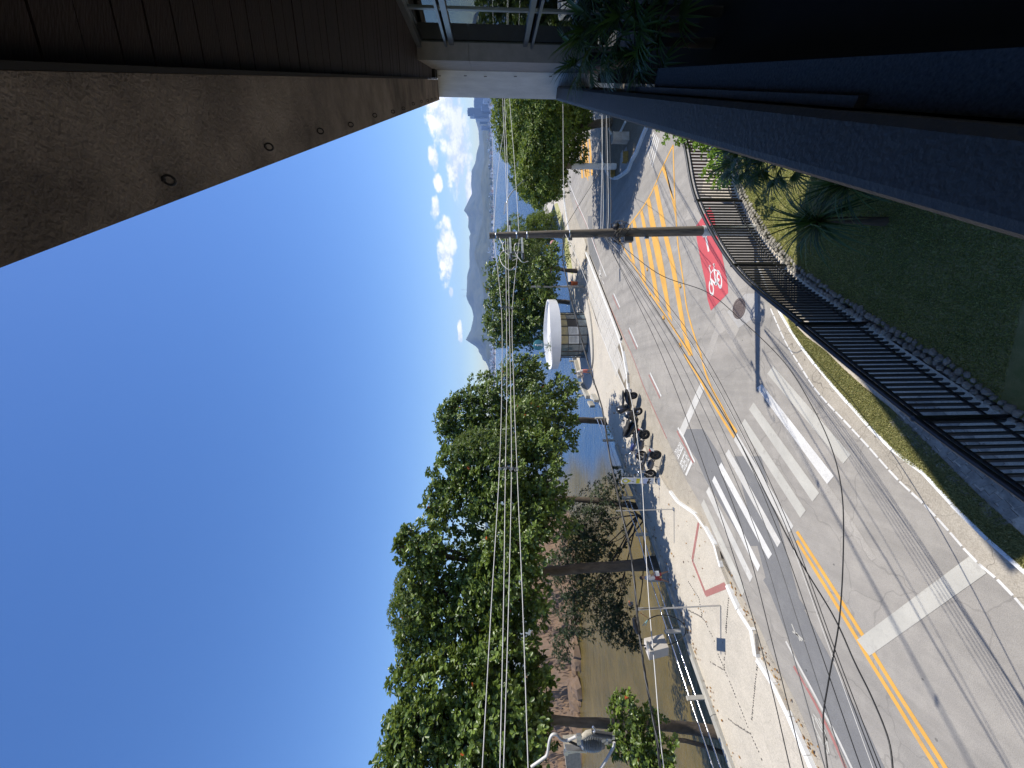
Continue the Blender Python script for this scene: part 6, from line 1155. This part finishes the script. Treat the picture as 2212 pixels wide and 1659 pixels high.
# ================================================================ PEOPLE
mat('skin', (.33, .19, .12), .55, 12, .08); mat('skin_dark', (.22, .12, .075), .55, 12, .08); mat('hair_dark', (.02, .015, .012), .6); mat('shirt_white', (.62, .60, .58), .8, 10, .06); mat('shirt_pale', (.60, .55, .50), .8, 10, .06); mat('shorts_red', (.30, .04, .045), .8, 10, .1); mat('shorts_pink', (.50, .18, .16), .8, 10, .1); mat('shoe', (.5, .5, .5), .6); mat('bag_white', (.7, .7, .68), .6)
def person(label, pos, head, shirt, shorts, skin='skin', stride=.22, lean=.0, bend=.0, cap=None, bag=False, hgt=1.0, arms=((.10, .0), (-.10, .0))):
    r = thing('person', (0, 0, 0), label, 'person'); v = []; e = []; rad = []
    def J(p, rr, par=None):
        v.append(Vector(p)*hgt); rad.append(rr*hgt)
        if par is not None: e.append((par, len(v)-1))
        return len(v)-1
    bx = math.sin(bend)*.5
    pel = J((0, 0, .93), (.15, .12)[0]*.9); ab = J((bx*.25, 0, 1.08), .125, pel); ch = J((bx*.6, 0, 1.28), .15, ab); nb = J((bx*.9, 0, 1.43), .07, ch); nk = J((bx*1.05+.01, 0, 1.50), .052, nb); h1 = J((bx*1.2+.03, 0, 1.585), .082, nk); h2 = J((bx*1.3+.03, 0, 1.67), .085, h1); h3 = J((bx*1.33+.02, 0, 1.725), .05, h2)
    for s, st in ((-1, stride), (1, -stride)):
        hp = J((0, s*.09, .88), .095, pel); kn = J((st*.55+.03, s*.10, .50), .06, hp); an = J((st, s*.10, .10), .038, kn); ft = J((st+.05, s*.10, .045), .038, an); J((st+.17, s*.11, .035), .03, ft)
    for s, (sw, el) in ((-1, arms[0]), (1, arms[1])):
        sh_ = J((bx*.85, s*.17, 1.39), .058, ch); eb = J((bx*.85+sw, s*.22, 1.12), .042, sh_); wr = J((bx*.85+sw*1.4+.08+el, s*.21, .90+abs(el)*.8), .030, eb); hd = J((bx*.85+sw*1.4+.12+el*1.2, s*.205, .82+abs(el)*.9), .036, wr)
    me = bpy.data.meshes.new('body'); me.from_pydata(v, e, []); o = bpy.data.objects.new('body', me); C.objects.link(o); o.parent = r
    md = o.modifiers.new('skin', 'SKIN'); sk = me.skin_vertices[0].data
    for i, k in enumerate(rad): sk[i].radius = (k, k)
    sk[0].use_root = True; ss = o.modifiers.new('sub', 'SUBSURF'); ss.levels = 2; ss.render_levels = 2; me.materials.append(MATS[skin])
    dg = bpy.context.evaluated_depsgraph_get(); dg.update(); m2 = bpy.data.meshes.new_from_object(o.evaluated_get(dg)); o.modifiers.clear(); o.data = m2; m2.materials.clear(); m2.materials.append(MATS[skin])
    for p in m2.polygons: p.use_smooth = True
    # clothes: offset copies of the body surface
    def cloth(name, m, test, off):
        V = []; idx = {}; Fc = []
        for p in m2.polygons:
            if all(test(m2.vertices[k].co/hgt) for k in p.vertices):
                f = []
                for k in p.vertices:
                    if k not in idx: idx[k] = len(V); V.append(m2.vertices[k].co+m2.vertices[k].normal*off)
                    f.append(idx[k])
                Fc.append(f)
        q = MB(); q.add(V, Fc, True); q.build(name, m, r)
    cloth('shirt', shirt, lambda c: (.90 < c.z < 1.47 and abs(c.y) < .19) or (abs(c.y) >= .19 and c.z > 1.20), .018)
    cloth('shorts', shorts, lambda c: .52 < c.z < .98 and abs(c.y) < .185, .022)
    q = MB(); hx_, hz = (bx*1.33+.015)*hgt, 1.665*hgt; q.lathe([(.093, -.02), (.098, .02), (.085, .07), (.045, .10), (0.005, .108)], (hx_-.018, 0, hz), 14); q.build('hair' if not cap else 'cap', 'hair_dark' if not cap else cap, r)
    for s in (-1, 1):
        st = stride if s < 0 else -stride; q = MB(); body_loft(q, [(st-.06, .05, .035, .045), (st+.05, .045, .045, .045), (st+.2, .035, .035, .03)]); q.v = [(a*hgt, (b_+s*.10)*hgt, c_*hgt) for a, b_, c_ in q.v]; q.build('shoe', 'shoe', r)
        q = MB(); q.lathe([(.004, -.004), (.010, 0), (.004, .004)], ((bx*1.25+.118)*hgt, s*.03*hgt, 1.64*hgt), 8, Matrix.Rotation(1.57, 3, 'Y')); q.build('eye', 'hair_dark', r)
    q = MB(); q.tube([((bx*1.25+.10)*hgt, 0, 1.64*hgt), ((bx*1.25+.135)*hgt, 0, 1.605*hgt), ((bx*1.25+.10)*hgt, 0, 1.60*hgt)], .010, 6); q.build('nose', skin, r)
    if bag: q = MB(); q.box((.16, -.24, .80), (.26, .10, .20)); q.build('bag', 'bag_white', r)
    r.location = pos; r.rotation_euler = (0, 0, head); return r
p = G(1448, 1246, .15); person('person in white top, red shorts and dark cap walking past the thick tree trunk', (p.x, p.y, .155), math.radians(35), 'shirt_white', 'shorts_red', 'skin', .26, cap='hair_dark', bag=True)
p = G(1281, 801, .15); person('person in pale shirt and reddish shorts bending forward in the shade left of the kiosk', (p.x, p.y, .155), math.radians(215), 'shirt_pale', 'shorts_pink', 'skin_dark', .10, bend=.42, hgt=1.12, arms=((.10, .12), (.14, .14)))
# fallen leaves along the foot of the wall and on the pavement
rg = np.random.default_rng(77); pts = []
for _ in range(170):
    i = rg.integers(1, 7); a, b_ = coast[i], coast[i+1]; q_ = a.lerp(b_, rg.random()); pts.append((q_.x+.42+abs(rg.normal(0, .25)), q_.y-.25*abs(rg.normal(0, 1)), .17))
for _ in range(60):
    i = rg.integers(1, len(kerb)-1); a, b_ = kerb[i], kerb[i-1]; q_ = a.lerp(b_, rg.random()); pts.append((q_.x+.08+abs(rg.normal(0, .22)), q_.y, .03))
for _ in range(200): pts.append((rg.uniform(-14, 0), rg.uniform(17, 34), .17))
pts = np.array(pts); pts = pts[[inside(p, [(k.x, k.y) for k in pv]) or p[2] < .1 for p in pts]]
leaf_mat('leaf_dry', (.16, .07, .02), (.34, .19, .05), (.4, .3, .05), .7, .1)
V, Fc, rn_ = rosettes(pts, np.tile([[0, 0, 1.]], (len(pts), 1)), 1, .12, .075, rg, (.0, .15)); V[:, 2] = np.maximum(V[:, 2], .165*0+np.repeat(pts[:, 2], 8)); fast_mesh('fallen_leaves', V, Fc, rn_, 'leaf_dry', None, 'stuff', 'dry brown leaves scattered along the sea wall and kerb', 'leaves')
c = G(1236, 526, .15); s = thing('road_sign', c, 'small round faded pink road sign on a thin post by the waterside grass', 'road sign')
tz = R(1195, 525, c.y).z; MB().tube([c, (c.x, c.y, tz)], .03, 6).build('post', 'galv', s); mat('sign_pink', (.45, .22, .22), .6)
q = MB(); q.lathe([(.40, -.012), (.40, .012)], (c.x, c.y-.05, tz), 20, Matrix.Rotation(math.pi/2, 3, 'X')); q.build('disc', 'sign_pink', s)
# ================================================================ HAZE
hm = bpy.data.materials.new('haze'); hm.use_nodes = True; t = hm.node_tree; t.nodes.remove(t.nodes['Principled BSDF']); pvn = t.nodes.new('ShaderNodeVolumePrincipled'); pvn.inputs['Density'].default_value = .00008; pvn.inputs['Color'].default_value = (.34, .56, 1.0, 1); pvn.inputs['Anisotropy'].default_value = .2
t.links.new(pvn.outputs[0], t.nodes['Material Output'].inputs['Volume']); MATS['haze'] = hm
hb = MB(); hb.box((750, 3550, 350-35), (12400, 8400, 770)); o = hb.build('haze', 'haze'); o['kind'] = 'stuff'; o['label'] = 'pale blue haze over the bay'
